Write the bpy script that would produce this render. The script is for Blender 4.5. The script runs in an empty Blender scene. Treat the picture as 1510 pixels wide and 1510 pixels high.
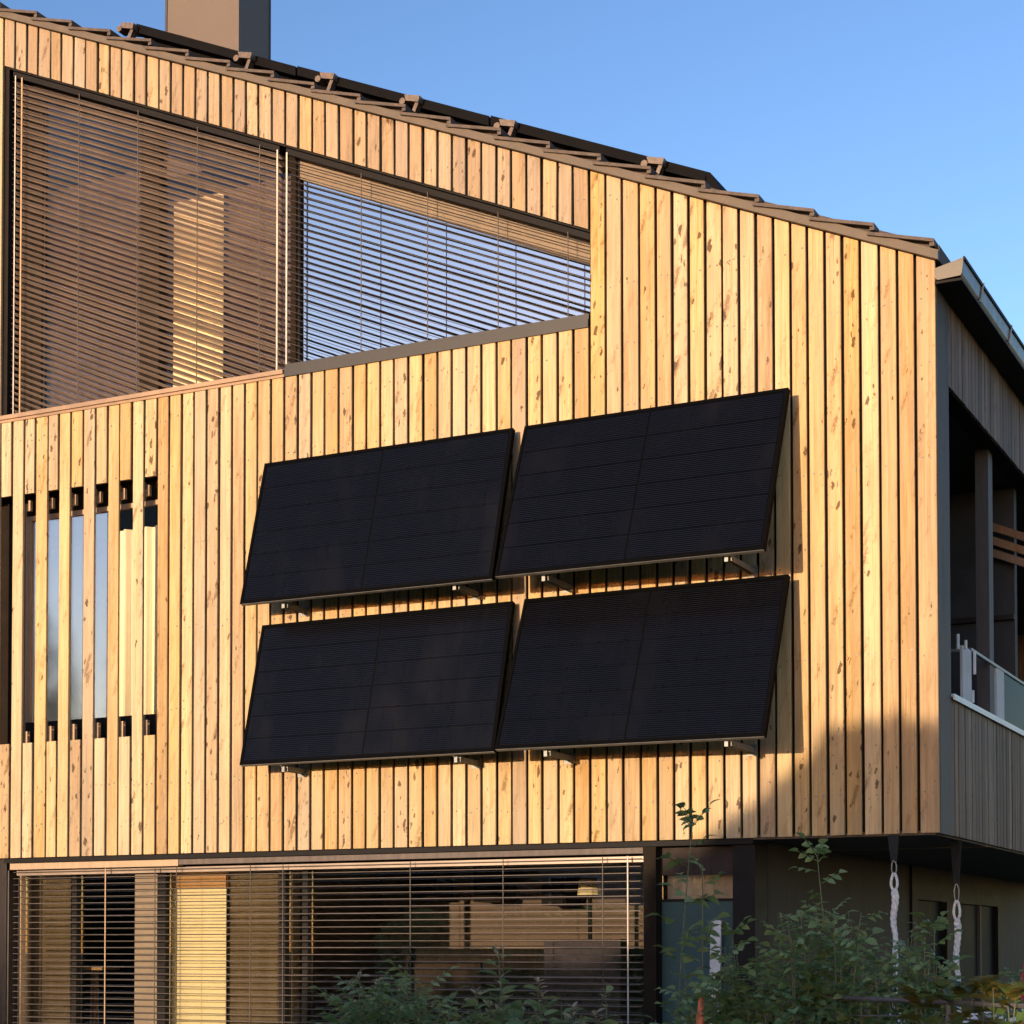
import bpy, bmesh, math, random
from mathutils import Vector, Matrix
random.seed(7)
SC = bpy.context.scene
COL = SC.collection
rad = math.radians

# ------------------------------------------------------------------ camera
CAM = Vector((2.713, -12.0, 1.75))
YAW, PITCH, FPX, CX, CY, W = rad(27.40), rad(1.804), 2776.2, 659.94, 1307.8, 1510.0
cd = bpy.data.cameras.new('camera'); cam = bpy.data.objects.new('camera', cd); COL.objects.link(cam)
cam.location = CAM; cam.rotation_euler = (rad(90) + PITCH, 0, YAW)
cd.sensor_width = 36; cd.lens = FPX / W * 36
cd.shift_x = (W / 2 - CX) / W; cd.shift_y = (CY - W / 2) / W
cd.clip_start = 0.1; cd.clip_end = 2000
SC.camera = cam

# ------------------------------------------------------------------ light
SUN_EL, SUN_AZ = rad(5.0), rad(9.0)          # low evening sun in front of the facade, a little to its left
TO_SUN = Vector((-math.sin(SUN_AZ) * math.cos(SUN_EL), -math.cos(SUN_AZ) * math.cos(SUN_EL), math.sin(SUN_EL)))
wd = bpy.data.worlds.new('World'); SC.world = wd; wd.use_nodes = True
nt = wd.node_tree; bg = nt.nodes['Background']
sky = nt.nodes.new('ShaderNodeTexSky'); sky.sky_type = 'NISHITA'; sky.sun_disc = False
sky.sun_elevation = SUN_EL; sky.sun_rotation = math.atan2(TO_SUN.x, TO_SUN.y)
sky.air_density = 1.0; sky.dust_density = 0.4; sky.ozone_density = 2.3; sky.altitude = 300
def _vm(op, a, v):
    m = nt.nodes.new('ShaderNodeVectorMath'); m.operation = op; nt.links.new(a, m.inputs[0]); m.inputs[1].default_value = v; return m.outputs[0]
_g = nt.nodes.new('ShaderNodeGamma'); _g.inputs[1].default_value = 1.35          # a little more contrast and violet in the clear evening air
nt.links.new(_vm('MULTIPLY', sky.outputs[0], (.25, .25, .25)), _g.inputs[0])
nt.links.new(_vm('MULTIPLY', _g.outputs[0], (6.0, 4.75, 4.85)), bg.inputs[0]); bg.inputs[1].default_value = 0.15
sd = bpy.data.lights.new('sun', 'SUN'); sun = bpy.data.objects.new('sun', sd); COL.objects.link(sun)
sd.energy = 2.1; sd.angle = rad(0.53); sd.color = (1.0, 0.765, 0.51)
sun.rotation_euler = TO_SUN.to_track_quat('Z', 'Y').to_euler()
SC.view_settings.view_transform = 'Standard'; SC.view_settings.look = 'None'
SC.view_settings.exposure = 1.5; SC.view_settings.gamma = 1.0
SC.cycles.max_bounces = 8; SC.cycles.transparent_max_bounces = 24

# ------------------------------------------------------------------ survey: sight lines of the photograph met with real planes
_f = Vector((-math.sin(YAW) * math.cos(PITCH), math.cos(YAW) * math.cos(PITCH), math.sin(PITCH)))
_r = Vector((math.cos(YAW), math.sin(YAW), 0)); _u = _r.cross(_f)
def _ray(x, y): return _f + _r * ((x - CX) / FPX) + _u * ((CY - y) / FPX)
def fy(x, y, Y=0.0):
    d = _ray(x, y); return CAM + d * ((Y - CAM.y) / d.y)
def fx(x, y, X=0.0):
    d = _ray(x, y); return CAM + d * ((X - CAM.x) / d.x)
def fz(x, y, Z):
    d = _ray(x, y); return CAM + d * ((Z - CAM.z) / d.z)

# ------------------------------------------------------------------ materials
def new_mat(name):
    m = bpy.data.materials.new(name); m.use_nodes = True
    n = m.node_tree.nodes; b = n['Principled BSDF']
    return m, n, m.node_tree.links, b
def N(n, t, **k):
    o = n.new(t)
    for a, v in k.items(): setattr(o, a, v)
    return o
def mixc(n, l, fac, a, b, blend='MIX'):
    m = N(n, 'ShaderNodeMix', data_type='RGBA', blend_type=blend)
    for i, v in ((0, fac), (6, a), (7, b)):
        if hasattr(v, 'links'): l.new(v, m.inputs[i])
        elif isinstance(v, (int, float)): m.inputs[i].default_value = v
        else: m.inputs[i].default_value = (*v, 1)
    return m.outputs[2]
def mth(n, l, op, a, b=None, clamp=False):
    m = N(n, 'ShaderNodeMath', operation=op, use_clamp=clamp)
    for i, v in ((0, a), (1, b)):
        if v is None: continue
        if hasattr(v, 'links'): l.new(v, m.inputs[i])
        else: m.inputs[i].default_value = v
    return m.outputs[0]
def ramp(n, l, src, a, b):
    r = N(n, 'ShaderNodeMapRange'); r.inputs[1].default_value = a; r.inputs[2].default_value = b
    r.interpolation_type = 'SMOOTHSTEP'; l.new(src, r.inputs[0]); return r.outputs[0]
def noise(n, l, vec, scale, detail=3, rough=0.6):
    t = N(n, 'ShaderNodeTexNoise'); t.inputs['Scale'].default_value = scale
    t.inputs['Detail'].default_value = detail; t.inputs['Roughness'].default_value = rough
    l.new(vec, t.inputs['Vector']); return t.outputs[0]
def scaled(n, l, vec, s, off=None):
    m = N(n, 'ShaderNodeVectorMath', operation='MULTIPLY'); l.new(vec, m.inputs[0]); m.inputs[1].default_value = s
    if off is None: return m.outputs[0]
    a = N(n, 'ShaderNodeVectorMath', operation='ADD'); l.new(m.outputs[0], a.inputs[0]); l.new(off, a.inputs[1]); return a.outputs[0]

def wood(name, light, dark, knot, grey, grey_amt, knots=1.0, rough=0.65, var=0.3, redtop=None):
    m, n, l, b = new_mat(name)
    tc = N(n, 'ShaderNodeTexCoord').outputs['Object']
    rnd = N(n, 'ShaderNodeObjectInfo').outputs['Random']
    off = N(n, 'ShaderNodeCombineXYZ')
    for i, k in enumerate((37.1, 11.3, 91.7)): l.new(mth(n, l, 'MULTIPLY', rnd, k), off.inputs[i])
    off = off.outputs[0]
    grain = noise(n, l, scaled(n, l, tc, (55, 55, 1.6), off), 1.0, 4, 0.65)
    fine = noise(n, l, scaled(n, l, tc, (190, 190, 6), off), 1.0, 2, 0.5)
    big = noise(n, l, scaled(n, l, tc, (5, 5, .9), off), 1.0, 3, 0.6)
    c = mixc(n, l, ramp(n, l, grain, .36, .78), light, dark)
    c = mixc(n, l, mth(n, l, 'MULTIPLY', ramp(n, l, fine, .45, .8), .35), c, dark)
    c = mixc(n, l, mth(n, l, 'MULTIPLY', ramp(n, l, big, .48, .72), .45), c, tuple(x * .72 for x in dark))
    # weathering towards grey-brown, in long drifting patches
    g = noise(n, l, scaled(n, l, tc, (9, 9, .7), off), 1.0, 4, 0.6)
    c = mixc(n, l, mth(n, l, 'MULTIPLY', ramp(n, l, g, .35, .7), grey_amt), c, grey)
    # knots: elongated, different sizes, with dark heart and a soft halo
    wob = noise(n, l, scaled(n, l, tc, (38, 38, 24), off), 1.0, 3, .6)
    r4 = mth(n, l, 'FRACT', mth(n, l, 'MULTIPLY', rnd, 71.3))
    knotty = mth(n, l, 'ADD', mth(n, l, 'MULTIPLY', mth(n, l, 'POWER', r4, 1.6), 1.0 * knots), .45 * knots)
    sx = N(n, 'ShaderNodeSeparateXYZ'); l.new(tc, sx.inputs[0])
    def layer(sc, pw, size, shear, wa, inner, outer):
        cv = N(n, 'ShaderNodeCombineXYZ')
        l.new(mth(n, l, 'ADD', mth(n, l, 'MULTIPLY', sx.outputs[0], sc[0]), mth(n, l, 'MULTIPLY', wob, wa)), cv.inputs[0])
        l.new(mth(n, l, 'MULTIPLY', sx.outputs[1], sc[0]), cv.inputs[1])
        zz = mth(n, l, 'ADD', mth(n, l, 'MULTIPLY', sx.outputs[2], sc[1]), mth(n, l, 'MULTIPLY', sx.outputs[0], shear))
        l.new(mth(n, l, 'ADD', zz, mth(n, l, 'MULTIPLY', wob, wa)), cv.inputs[2])
        add = N(n, 'ShaderNodeVectorMath', operation='ADD'); l.new(cv.outputs[0], add.inputs[0]); l.new(off, add.inputs[1])
        vo = N(n, 'ShaderNodeTexVoronoi'); vo.inputs['Scale'].default_value = 1.0; l.new(add.outputs[0], vo.inputs['Vector'])
        sep = N(n, 'ShaderNodeSeparateColor'); l.new(vo.outputs['Color'], sep.inputs[0])
        rr = mth(n, l, 'MULTIPLY', mth(n, l, 'MULTIPLY', mth(n, l, 'POWER', sep.outputs[0], pw), size), knotty)
        return ramp(n, l, mth(n, l, 'SUBTRACT', rr, vo.outputs['Distance']), inner, outer)
    crk = noise(n, l, scaled(n, l, tc, (150, 150, 2.2), off), 1.0, 3, .55)
    c = mixc(n, l, mth(n, l, 'MULTIPLY', ramp(n, l, crk, .60, .70), .5), c, tuple(x * .5 for x in dark))
    # small dark knots, slanting bark-brown branch marks, and the soft warm stain round them
    k1 = layer((24, 10), 2.9, .36, 0, 1.1, -.03, .10)
    k2 = layer((13, 7.5), 2.8, .36, -13, 1.7, -.04, .16)
    k3 = layer((40, 14), 5.5, .36, 0, 1.2, -.02, .10)
    st = layer((13, 7.5), 2.8, .36, -13, 1.7, -.36, .10)
    c = mixc(n, l, mth(n, l, 'MULTIPLY', st, .42), c, tuple(x * .62 for x in dark))
    c = mixc(n, l, mth(n, l, 'MULTIPLY', k2, .6), c, tuple(x * 1.9 for x in knot))
    c = mixc(n, l, mth(n, l, 'MULTIPLY', k1, .88), c, knot)
    c = mixc(n, l, mth(n, l, 'MULTIPLY', k3, .75), c, knot)
    # board to board differences
    hsv = N(n, 'ShaderNodeHueSaturation'); l.new(c, hsv.inputs['Color'])
    r2 = mth(n, l, 'FRACT', mth(n, l, 'MULTIPLY', rnd, 17.31))
    r3 = mth(n, l, 'FRACT', mth(n, l, 'MULTIPLY', rnd, 43.77))
    l.new(mth(n, l, 'ADD', mth(n, l, 'MULTIPLY', r2, var), 1 - var * .55), hsv.inputs['Value'])
    l.new(mth(n, l, 'ADD', mth(n, l, 'MULTIPLY', r3, .3), .82), hsv.inputs['Saturation'])
    l.new(mth(n, l, 'ADD', mth(n, l, 'MULTIPLY', r2, .012), .499), hsv.inputs['Hue'])
    l.new(hsv.outputs[0], b.inputs['Base Color'])
    b.inputs['Roughness'].default_value = rough; b.inputs['Specular IOR Level'].default_value = .12
    bp = N(n, 'ShaderNodeBump'); bp.inputs['Strength'].default_value = .35; bp.inputs['Distance'].default_value = .002
    l.new(mth(n, l, 'ADD', grain, fine), bp.inputs['Height']); l.new(bp.outputs[0], b.inputs['Normal'])
    return m

def plain(name, col, rough=.5, metal=0.0, spec=.4, vary=.18, scale=9, bump=.0, stretch=(1, 1, 1)):
    m, n, l, b = new_mat(name)
    tc = N(n, 'ShaderNodeTexCoord').outputs['Object']
    v = scaled(n, l, tc, stretch)
    a = noise(n, l, v, scale, 5, .62)
    c = mixc(n, l, ramp(n, l, a, .28, .75), tuple(x * (1 - vary) for x in col), tuple(min(1, x * (1 + vary)) for x in col))
    l.new(c, b.inputs['Base Color'])
    b.inputs['Metallic'].default_value = metal; b.inputs['Specular IOR Level'].default_value = spec
    l.new(mth(n, l, 'ADD', mth(n, l, 'MULTIPLY', a, .25), rough - .12), b.inputs['Roughness'])
    if bump:
        bp = N(n, 'ShaderNodeBump'); bp.inputs['Strength'].default_value = bump; bp.inputs['Distance'].default_value = .003
        l.new(noise(n, l, v, scale * 6, 3), bp.inputs['Height']); l.new(bp.outputs[0], b.inputs['Normal'])
    return m

def glass(name, refl, tint, gcol=(1, 1, 1), wave=.0, ior=1.5, rough=.008):
    m = bpy.data.materials.new(name); m.use_nodes = True
    n, l = m.node_tree.nodes, m.node_tree.links
    n.remove(n['Principled BSDF'])
    t = N(n, 'ShaderNodeBsdfTransparent'); t.inputs[0].default_value = (*tint, 1)
    g = N(n, 'ShaderNodeBsdfGlossy'); g.inputs['Roughness'].default_value = rough; g.inputs[0].default_value = (*gcol, 1)
    if wave:
        bp = N(n, 'ShaderNodeBump'); bp.inputs['Strength'].default_value = wave; bp.inputs['Distance'].default_value = .01
        l.new(noise(n, l, N(n, 'ShaderNodeTexCoord').outputs['Object'], 1.3, 2), bp.inputs['Height']); l.new(bp.outputs[0], g.inputs['Normal'])
    fr = N(n, 'ShaderNodeFresnel'); fr.inputs[0].default_value = ior
    fac = mth(n, l, 'ADD', fr.outputs[0], refl, True)
    mx = N(n, 'ShaderNodeMixShader'); l.new(fac, mx.inputs[0]); l.new(t.outputs[0], mx.inputs[1]); l.new(g.outputs[0], mx.inputs[2])
    l.new(mx.outputs[0], n['Material Output'].inputs[0]); return m

def leafmat(name, a, b_, spec=.35):
    m, n, l, b = new_mat(name)
    rnd = N(n, 'ShaderNodeObjectInfo').outputs['Random']
    geo = N(n, 'ShaderNodeNewGeometry')
    ri = geo.outputs['Random Per Island']
    f = mth(n, l, 'FRACT', mth(n, l, 'ADD', rnd, ri))
    c = mixc(n, l, f, a, b_)
    nz = noise(n, l, N(n, 'ShaderNodeTexCoord').outputs['Object'], 45, 3)
    c = mixc(n, l, mth(n, l, 'MULTIPLY', nz, .35), c, tuple(x * .5 for x in a))
    l.new(c, b.inputs['Base Color']); b.inputs['Roughness'].default_value = .45; b.inputs['Specular IOR Level'].default_value = spec
    tr = N(n, 'ShaderNodeBsdfTranslucent'); l.new(c, tr.inputs[0])
    mx = N(n, 'ShaderNodeMixShader'); mx.inputs[0].default_value = .42
    l.new(b.outputs[0], mx.inputs[1]); l.new(tr.outputs[0], mx.inputs[2]); l.new(mx.outputs[0], n['Material Output'].inputs[0])
    return m

M = {}
M['plank'] = wood('spruce_plank', (.60, .405, .215), (.40, .235, .105), (.09, .045, .022), (.37, .285, .19), .52)
M['plank_top'] = wood('weathered_spruce', (.44, .31, .195), (.27, .175, .105), (.085, .042, .022), (.33, .26, .19), .62)
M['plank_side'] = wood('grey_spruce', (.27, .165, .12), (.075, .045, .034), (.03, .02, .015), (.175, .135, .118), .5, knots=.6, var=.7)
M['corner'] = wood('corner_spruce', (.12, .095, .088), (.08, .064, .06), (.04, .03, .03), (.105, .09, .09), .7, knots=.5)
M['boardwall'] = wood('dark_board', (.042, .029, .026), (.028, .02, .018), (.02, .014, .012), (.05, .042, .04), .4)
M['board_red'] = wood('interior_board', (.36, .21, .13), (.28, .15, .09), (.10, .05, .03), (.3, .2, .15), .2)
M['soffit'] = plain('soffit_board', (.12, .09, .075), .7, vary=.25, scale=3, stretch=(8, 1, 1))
M['membrane'] = plain('black_membrane', (.020, .014, .010), .9, spec=.1)
M['frame_dark'] = plain('dark_frame', (.015, .013, .013), .6, spec=.1)
M['frame_tan'] = plain('tan_frame', (.42, .28, .17), .55, vary=.12, scale=6, stretch=(8, 8, 1))
M['sill_dark'] = plain('dark_sill', (.028, .024, .022), .5, vary=.2, scale=4)
M['tan_dull'] = plain('dull_tan_frame', (.20, .145, .095), .55, vary=.15, scale=6)
M['sill'] = plain('brown_sill', (.33, .21, .13), .5, vary=.2, scale=4)
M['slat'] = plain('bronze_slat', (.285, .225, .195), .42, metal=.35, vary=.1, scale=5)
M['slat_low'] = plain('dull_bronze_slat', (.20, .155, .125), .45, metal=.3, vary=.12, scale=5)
M['slat_dark'] = plain('silhouette_slat', (.075, .068, .07), .45, metal=.3, vary=.1, scale=5)  # shaded copy of the bronze slat, its silhouette put into the colour
M['cord'] = plain('pale_cord', (.55, .47, .40), .6)
M['tape'] = plain('dark_cord', (.09, .07, .055), .7)
M['guide'] = plain('tan_guide', (.42, .27, .15), .6)
M['verge'] = plain('verge_board', (.115, .088, .066), .65, vary=.14, scale=7, bump=.15)
M['tile'] = plain('roof_tile', (.095, .07, .056), .72, vary=.32, scale=14, bump=.4)
M['tile_dark'] = plain('dark_tile', (.07, .055, .05), .8, vary=.3, scale=12)
M['array'] = plain('array_frame', (.0065, .006, .0065), .7, spec=.05, vary=.2)
M['clamp'] = plain('clamp_metal', (.13, .095, .075), .5, metal=.3, vary=.3, scale=30)
M['silver'] = plain('silver_metal', (.25, .25, .24), .55, metal=.5, vary=.15, scale=30)
M['chimney'] = plain('chimney_sheet', (.128, .097, .075), .55, metal=.1, vary=.06, scale=2)
M['chim_edge'] = plain('chimney_edge', (.05, .05, .06), .5)
M['gutter'] = plain('gutter_sheet', (.065, .057, .047), .38, metal=.45, vary=.12)
M['white_metal'] = plain('white_metal', (.72, .72, .72), .45, vary=.06)
M['post'] = plain('loggia_post', (.085, .078, .08), .7, vary=.15, stretch=(6, 6, 1))
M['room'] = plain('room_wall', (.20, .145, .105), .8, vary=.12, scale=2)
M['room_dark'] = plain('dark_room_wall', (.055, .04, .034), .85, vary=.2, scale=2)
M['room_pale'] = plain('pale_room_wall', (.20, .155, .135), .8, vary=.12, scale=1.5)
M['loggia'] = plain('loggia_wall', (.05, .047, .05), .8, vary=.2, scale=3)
M['shade'] = plain('bright_cream', (.93, .85, .56), .7, vary=.05, scale=3)  # pale colour carries the bright window patches; the lamp shade uses it too
M['patch_top'] = plain('amber_patch', (.55, .33, .15), .7, vary=.08, scale=3)  # painted orange top of the bright ground floor patch
M['curtain'] = plain('cream_curtain', (.86, .76, .55), .8, vary=.05, scale=3)
M['glass_up'] = glass('bronze_glass', .0, (.92, .88, .84), ior=1.3)
M['glass_sky'] = glass('coated_glass', .58, (.5, .5, .52), (1, .92, .87), wave=.03)
M['glass_slit'] = glass('window_glass', .27, (.7, .66, .6), (1, .9, .88), wave=.09, rough=.06)
M['glass_low'] = glass('lower_glass', .09, (.92, .9, .86), wave=.04)
M['glass_clear'] = glass('clear_glass', .0, (.96, .95, .93), ior=1.12)
M['teal'] = plain('frosted_teal', (.045, .088, .092), .5, spec=.12, vary=.14, scale=2.2)
M['teal_dark'] = plain('frosted_dark', (.012, .018, .022), .5, spec=.02, vary=.2, scale=2)
M['pane_clear'] = glass('balustrade_glass', .0, (.85, .9, .88), ior=1.03)
M['rope'] = plain('white_rope', (.72, .70, .68), .85, vary=.2, scale=60, bump=.8)
M['strap'] = plain('black_strap', (.012, .012, .014), .8)
M['lip'] = plain('lip_metal', (.14, .135, .13), .55, metal=.3, vary=.2, scale=12)
M['cell_back'] = plain('black_backsheet', (.0012, .0012, .0014), .5, spec=.08, vary=.1)
M['pframe'] = plain('black_anodised', (.0022, .0022, .0025), .75, spec=.04, vary=.1)
M['stem'] = plain('green_stem', (.11, .12, .06), .6, vary=.3, scale=30)
M['bark'] = plain('brown_bark', (.16, .11, .08), .8, vary=.3, scale=20, bump=.4)
M['orange'] = plain('orange_stake', (.58, .17, .09), .6, vary=.3, scale=18)
M['lawn'] = plain('lawn', (.055, .075, .03), .9, vary=.35, scale=.8)
M['rail'] = plain('grey_rail', (.13, .125, .13), .55, metal=.3, vary=.2)
M['pale_board'] = plain('pale_board', (.55, .53, .53), .7, vary=.12, stretch=(6, 6, 1))
M['red'] = plain('red_cloth', (.6, .05, .06), .8)
M['leaf'] = leafmat('rose_leaf', (.15, .27, .12), (.34, .46, .21))
M['leaf_blue'] = leafmat('bluish_leaf', (.15, .27, .135), (.33, .45, .24))
M['leaf_pale'] = leafmat('pale_leaf', (.40, .36, .26), (.55, .50, .36))
M['leaf_yellow'] = leafmat('vine_leaf', (.085, .105, .025), (.22, .17, .04))
M['leaf_light'] = leafmat('young_leaf', (.12, .20, .06), (.19, .27, .09))
M['needle'] = leafmat('spruce_needle', (.022, .04, .018), (.035, .055, .025))
M['petal'] = plain('white_petal', (.78, .74, .74), .6)

def cellmat():
    m, n, l, b = new_mat('solar_cell')
    tc = N(n, 'ShaderNodeTexCoord').outputs['Object']
    rnd = N(n, 'ShaderNodeObjectInfo').outputs['Random']
    sp = N(n, 'ShaderNodeSeparateXYZ'); l.new(tc, sp.inputs[0])
    w = mth(n, l, 'ABSOLUTE', mth(n, l, 'SUBTRACT', mth(n, l, 'FRACT', mth(n, l, 'DIVIDE', sp.outputs[1], .0152)), .5))
    line = ramp(n, l, w, .36, .47)
    c = mixc(n, l, rnd, (.0012, .0014, .0024), (.0015, .0017, .0030))
    c = mixc(n, l, mth(n, l, 'MULTIPLY', line, .8), c, (.017, .0172, .0235))
    pos = N(n, 'ShaderNodeNewGeometry').outputs['Position']
    dust = ramp(n, l, noise(n, l, scaled(n, l, pos, (2.2, 2.2, 1.1)), 1.0, 5, .65), .45, .8)
    c = mixc(n, l, mth(n, l, 'MULTIPLY', dust, .06), c, (.020, .020, .022))
    l.new(c, b.inputs['Base Color']); l.new(mth(n, l, 'ADD', mth(n, l, 'MULTIPLY', dust, .2), .24), b.inputs['Roughness'])
    b.inputs['Specular IOR Level'].default_value = .13
    return m
M['cell'] = cellmat()
M['olive_curtain'] = plain('olive_curtain', (.16, .125, .08), .85, vary=.15, scale=5, stretch=(3, 3, .5))
M['brown_curtain'] = plain('brown_curtain', (.10, .07, .055), .85, vary=.15, scale=6, stretch=(3, 3, .4))
M['render_wall'] = plain('neighbour_wall', (.36, .27, .22), .85, vary=.12, scale=1.2)

def stripes(name, cols, scale, axis='X', rough=.85):
    m, n, l, b = new_mat(name)
    tc = N(n, 'ShaderNodeTexCoord').outputs['Object']
    sp = N(n, 'ShaderNodeSeparateXYZ'); l.new(tc, sp.inputs[0])
    nz = noise(n, l, tc, 6, 2)
    v = mth(n, l, 'FRACT', mth(n, l, 'ADD', mth(n, l, 'MULTIPLY', sp.outputs[axis], scale), mth(n, l, 'MULTIPLY', nz, .5)))
    r = N(n, 'ShaderNodeValToRGB'); e = r.color_ramp.elements
    r.color_ramp.interpolation = 'CONSTANT'
    for i, c in enumerate(cols):
        el = e[i] if i < 2 else e.new(0)
        el.position = i / len(cols); el.color = (*c, 1)
    l.new(v, r.inputs[0]); l.new(r.outputs[0], b.inputs['Base Color']); b.inputs['Roughness'].default_value = rough
    return m
M['stripe_curtain'] = stripes('striped_curtain', [(.75, .6, .5), (.30, .14, .07), (.46, .24, .13), (.22, .11, .06), (.8, .66, .52), (.36, .2, .1)], 5.2)
M['stripe_cloth'] = stripes('striped_cloth', [(.7, .7, .7), (.16, .17, .18), (.66, .64, .66), (.42, .25, .28), (.7, .7, .72), (.12, .28, .2)], 14)

# ------------------------------------------------------------------ mesh helpers
class MB:
    def __init__(s): s.v = []; s.f = []
    def add(s, vs, fs):
        o = len(s.v); s.v += [tuple(p) for p in vs]; s.f += [tuple(o + i for i in f) for f in fs]
    def box(s, x0, x1, y0, y1, z0, z1):
        s.add([(x, y, z) for z in (z0, z1) for y in (y0, y1) for x in (x0, x1)],
              [(0, 2, 3, 1), (4, 5, 7, 6), (0, 1, 5, 4), (2, 6, 7, 3), (0, 4, 6, 2), (1, 3, 7, 5)]); return s
    def hexa(s, p):       # eight corners, same order as box
        s.add(p, [(0, 2, 3, 1), (4, 5, 7, 6), (0, 1, 5, 4), (2, 6, 7, 3), (0, 4, 6, 2), (1, 3, 7, 5)]); return s
    def loft(s, rings, caps=True):
        k = len(rings[0]); o = len(s.v)
        for r in rings: s.v += [tuple(p) for p in r]
        for i in range(len(rings) - 1):
            for j in range(k):
                a = o + i * k + j; b = o + i * k + (j + 1) % k
                s.f.append((a, b, b + k, a + k))
        if caps:
            s.f.append(tuple(o + j for j in reversed(range(k)))); s.f.append(tuple(o + (len(rings) - 1) * k + j for j in range(k)))
        return s
    def tube(s, pts, rs, k=6):
        rings = []; pts = [Vector(p) for p in pts]
        for i, p in enumerate(pts):
            t = (pts[min(i + 1, len(pts) - 1)] - pts[max(i - 1, 0)]).normalized()
            a = t.cross(Vector((0, 1, 0)))
            if a.length < .2: a = t.cross(Vector((1, 0, 0)))
            a.normalize(); b = t.cross(a)
            r = rs[i] if isinstance(rs, (list, tuple)) else rs
            rings.append([p + a * (r * math.cos(2 * math.pi * j / k)) + b * (r * math.sin(2 * math.pi * j / k)) for j in range(k)])
        return s.loft(rings)
    def mesh(s, name, mat):
        me = bpy.data.meshes.new(name); me.from_pydata(s.v, [], s.f)
        bm = bmesh.new(); bm.from_mesh(me); bmesh.ops.recalc_face_normals(bm, faces=bm.faces); bm.to_mesh(me); bm.free()
        me.materials.append(mat); return me
    def build(s, name, mat, parent=None, **props):
        o = bpy.data.objects.new(name, s.mesh(name, mat)); COL.objects.link(o)
        if parent: o.parent = parent
        for k, v in props.items(): o[k] = v
        return o
def box(name, mat, parent, x0, x1, y0, y1, z0, z1, **p):
    return MB().box(x0, x1, y0, y1, z0, z1).build(name, mat, parent, **p)
def at(me, name, parent, mtx, **p):
    o = bpy.data.objects.new(name, me); COL.objects.link(o); o.parent = parent; o.matrix_local = mtx
    for k, v in p.items(): o[k] = v
    return o
def thing(name, label, cat, loc=(0, 0, 0), group=None):
    o = bpy.data.objects.new(name, None); COL.objects.link(o); o.location = loc; o.empty_display_size = .2
    o['label'] = label; o['category'] = cat
    if group: o['group'] = group
    return o
def tag(o, label, cat, group=None):
    o['label'] = label; o['category'] = cat
    if group: o['group'] = group
    return o
def smooth(o):
    for p in o.data.polygons: p.use_smooth = True
    return o

# ------------------------------------------------------------------ ground
box('lawn', M['lawn'], None, -400, 400, -400, 400, -.5, 0, kind='structure')

# ------------------------------------------------------------------ house
RS = .4346                                   # roof slope
def roof_z(x): return 6.134 - RS * x         # underside of the verge board = top of the cladding
XW, YD, ZB = -10.2, 11.0, 2.47               # ridge, depth, underside of the upper floor
house = thing('timber_house', 'timber house clad in upright golden planks, its upper floor overhanging a recessed ground floor', 'house')

J = [13.8,31.5,47.8,66.7,83,101.2,119,137.4,155.3,173.1,191.7,209.9,228.5,246.6,265,283.3,302,320.8,339.7,358.6,377.5,397.6,417.5,437.1,457.3,477.1,498,518.9,539,559.9,580.3,601.4,623.1,644.5,666.1,687.8,709.9,732.5,754.4,777.4,800,823.4,846.3,870.2,894.6,919.5,945,969.9,994.3,1018.2,1042.8,1068.3,1093.4,1118.8,1144.4,1169.6,1195.3,1221.2,1247.4,1273.5,1301.2,1328.6,1355,1380.6]
JX = [fy(j, 1200).x for j in J]; JX[-1] = 0.0
PITCHX = .1195
x = JX[0]
while x > XW + .05:
    x -= PITCHX; JX.insert(0, x)
K0 = JX.index(fy(13.8, 1200).x) if fy(13.8, 1200).x in JX else None
WX0, WX1 = -7.632, -2.397                    # gable window
WSILL = 6.085
def wtop(x): return 9.055 - .4388 * (x - WX0)
SX1, SZ0, SZ1 = fy(231.5, 900).x, 3.405, 5.452   # slatted window
def plank(x0, x1, zb0, zb1, zt0, zt1, mat, y=0.0, name='plank'):
    c = .0035; d = .024
    j = lambda: random.uniform(-.0012, .0012)
    pr = [(x0, y + d), (x0 + j(), y + c), (x0 + c, y), (x1 - c, y + random.uniform(-.001, .001)), (x1 + j(), y + c), (x1, y + d)]
    lb, lt, bow = random.uniform(-.0022, .0022), random.uniform(-.0022, .0022), random.uniform(-.002, .002)
    r0 = []; r1 = []
    for px, py in pr:
        t = (px - x0) / (x1 - x0)
        r0.append((px + (lb if px < -.001 else 0), py, zb0 + (zb1 - zb0) * t)); r1.append((px + (lt if px < -.001 else 0), py + bow, zt0 + (zt1 - zt0) * t))
    return MB().loft([r0, r1]).build(name, mat, house)
GAP = .0098
full_slit = []
for i in range(len(JX)):
    x1 = JX[i] - GAP
    x0 = (JX[i - 1] if i else JX[0] - PITCHX) + GAP
    if i == len(JX) - 1: x1 = 0.0
    x0 += random.uniform(-.0015, .0015); x1 += random.uniform(-.0015, .0015) if x1 < 0 else 0
    y = random.uniform(-.002, .002); mid = (x0 + x1) / 2
    k = i - (len(JX) - 64)                   # number in the photographed run, 0 = leftmost whole one
    inwin = WX0 - .02 < mid < WX1
    top = (roof_z(x0) - .004, roof_z(x1) - .004)
    if inwin:
        plank(x0, x1, wtop(x0), wtop(x1), *top, M['plank_top'], y)
        hi = WSILL
    if mid < SX1 and mid > -9.3 and (k % 2 == 0):
        if inwin: plank(x0, x1, SZ1, SZ1, hi, hi, M['plank'], y)
        else: plank(x0, x1, SZ1, SZ1, *top, M['plank'], y)
        plank(x0, x1, ZB, ZB, SZ0, SZ0, M['plank'], y)
    else:
        if mid < SX1 and mid > -9.3: full_slit.append(mid)
        if inwin: plank(x0, x1, ZB, ZB, hi, hi, M['plank'], y)
        else: plank(x0, x1, ZB, ZB, *top, M['plank'], y)
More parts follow.
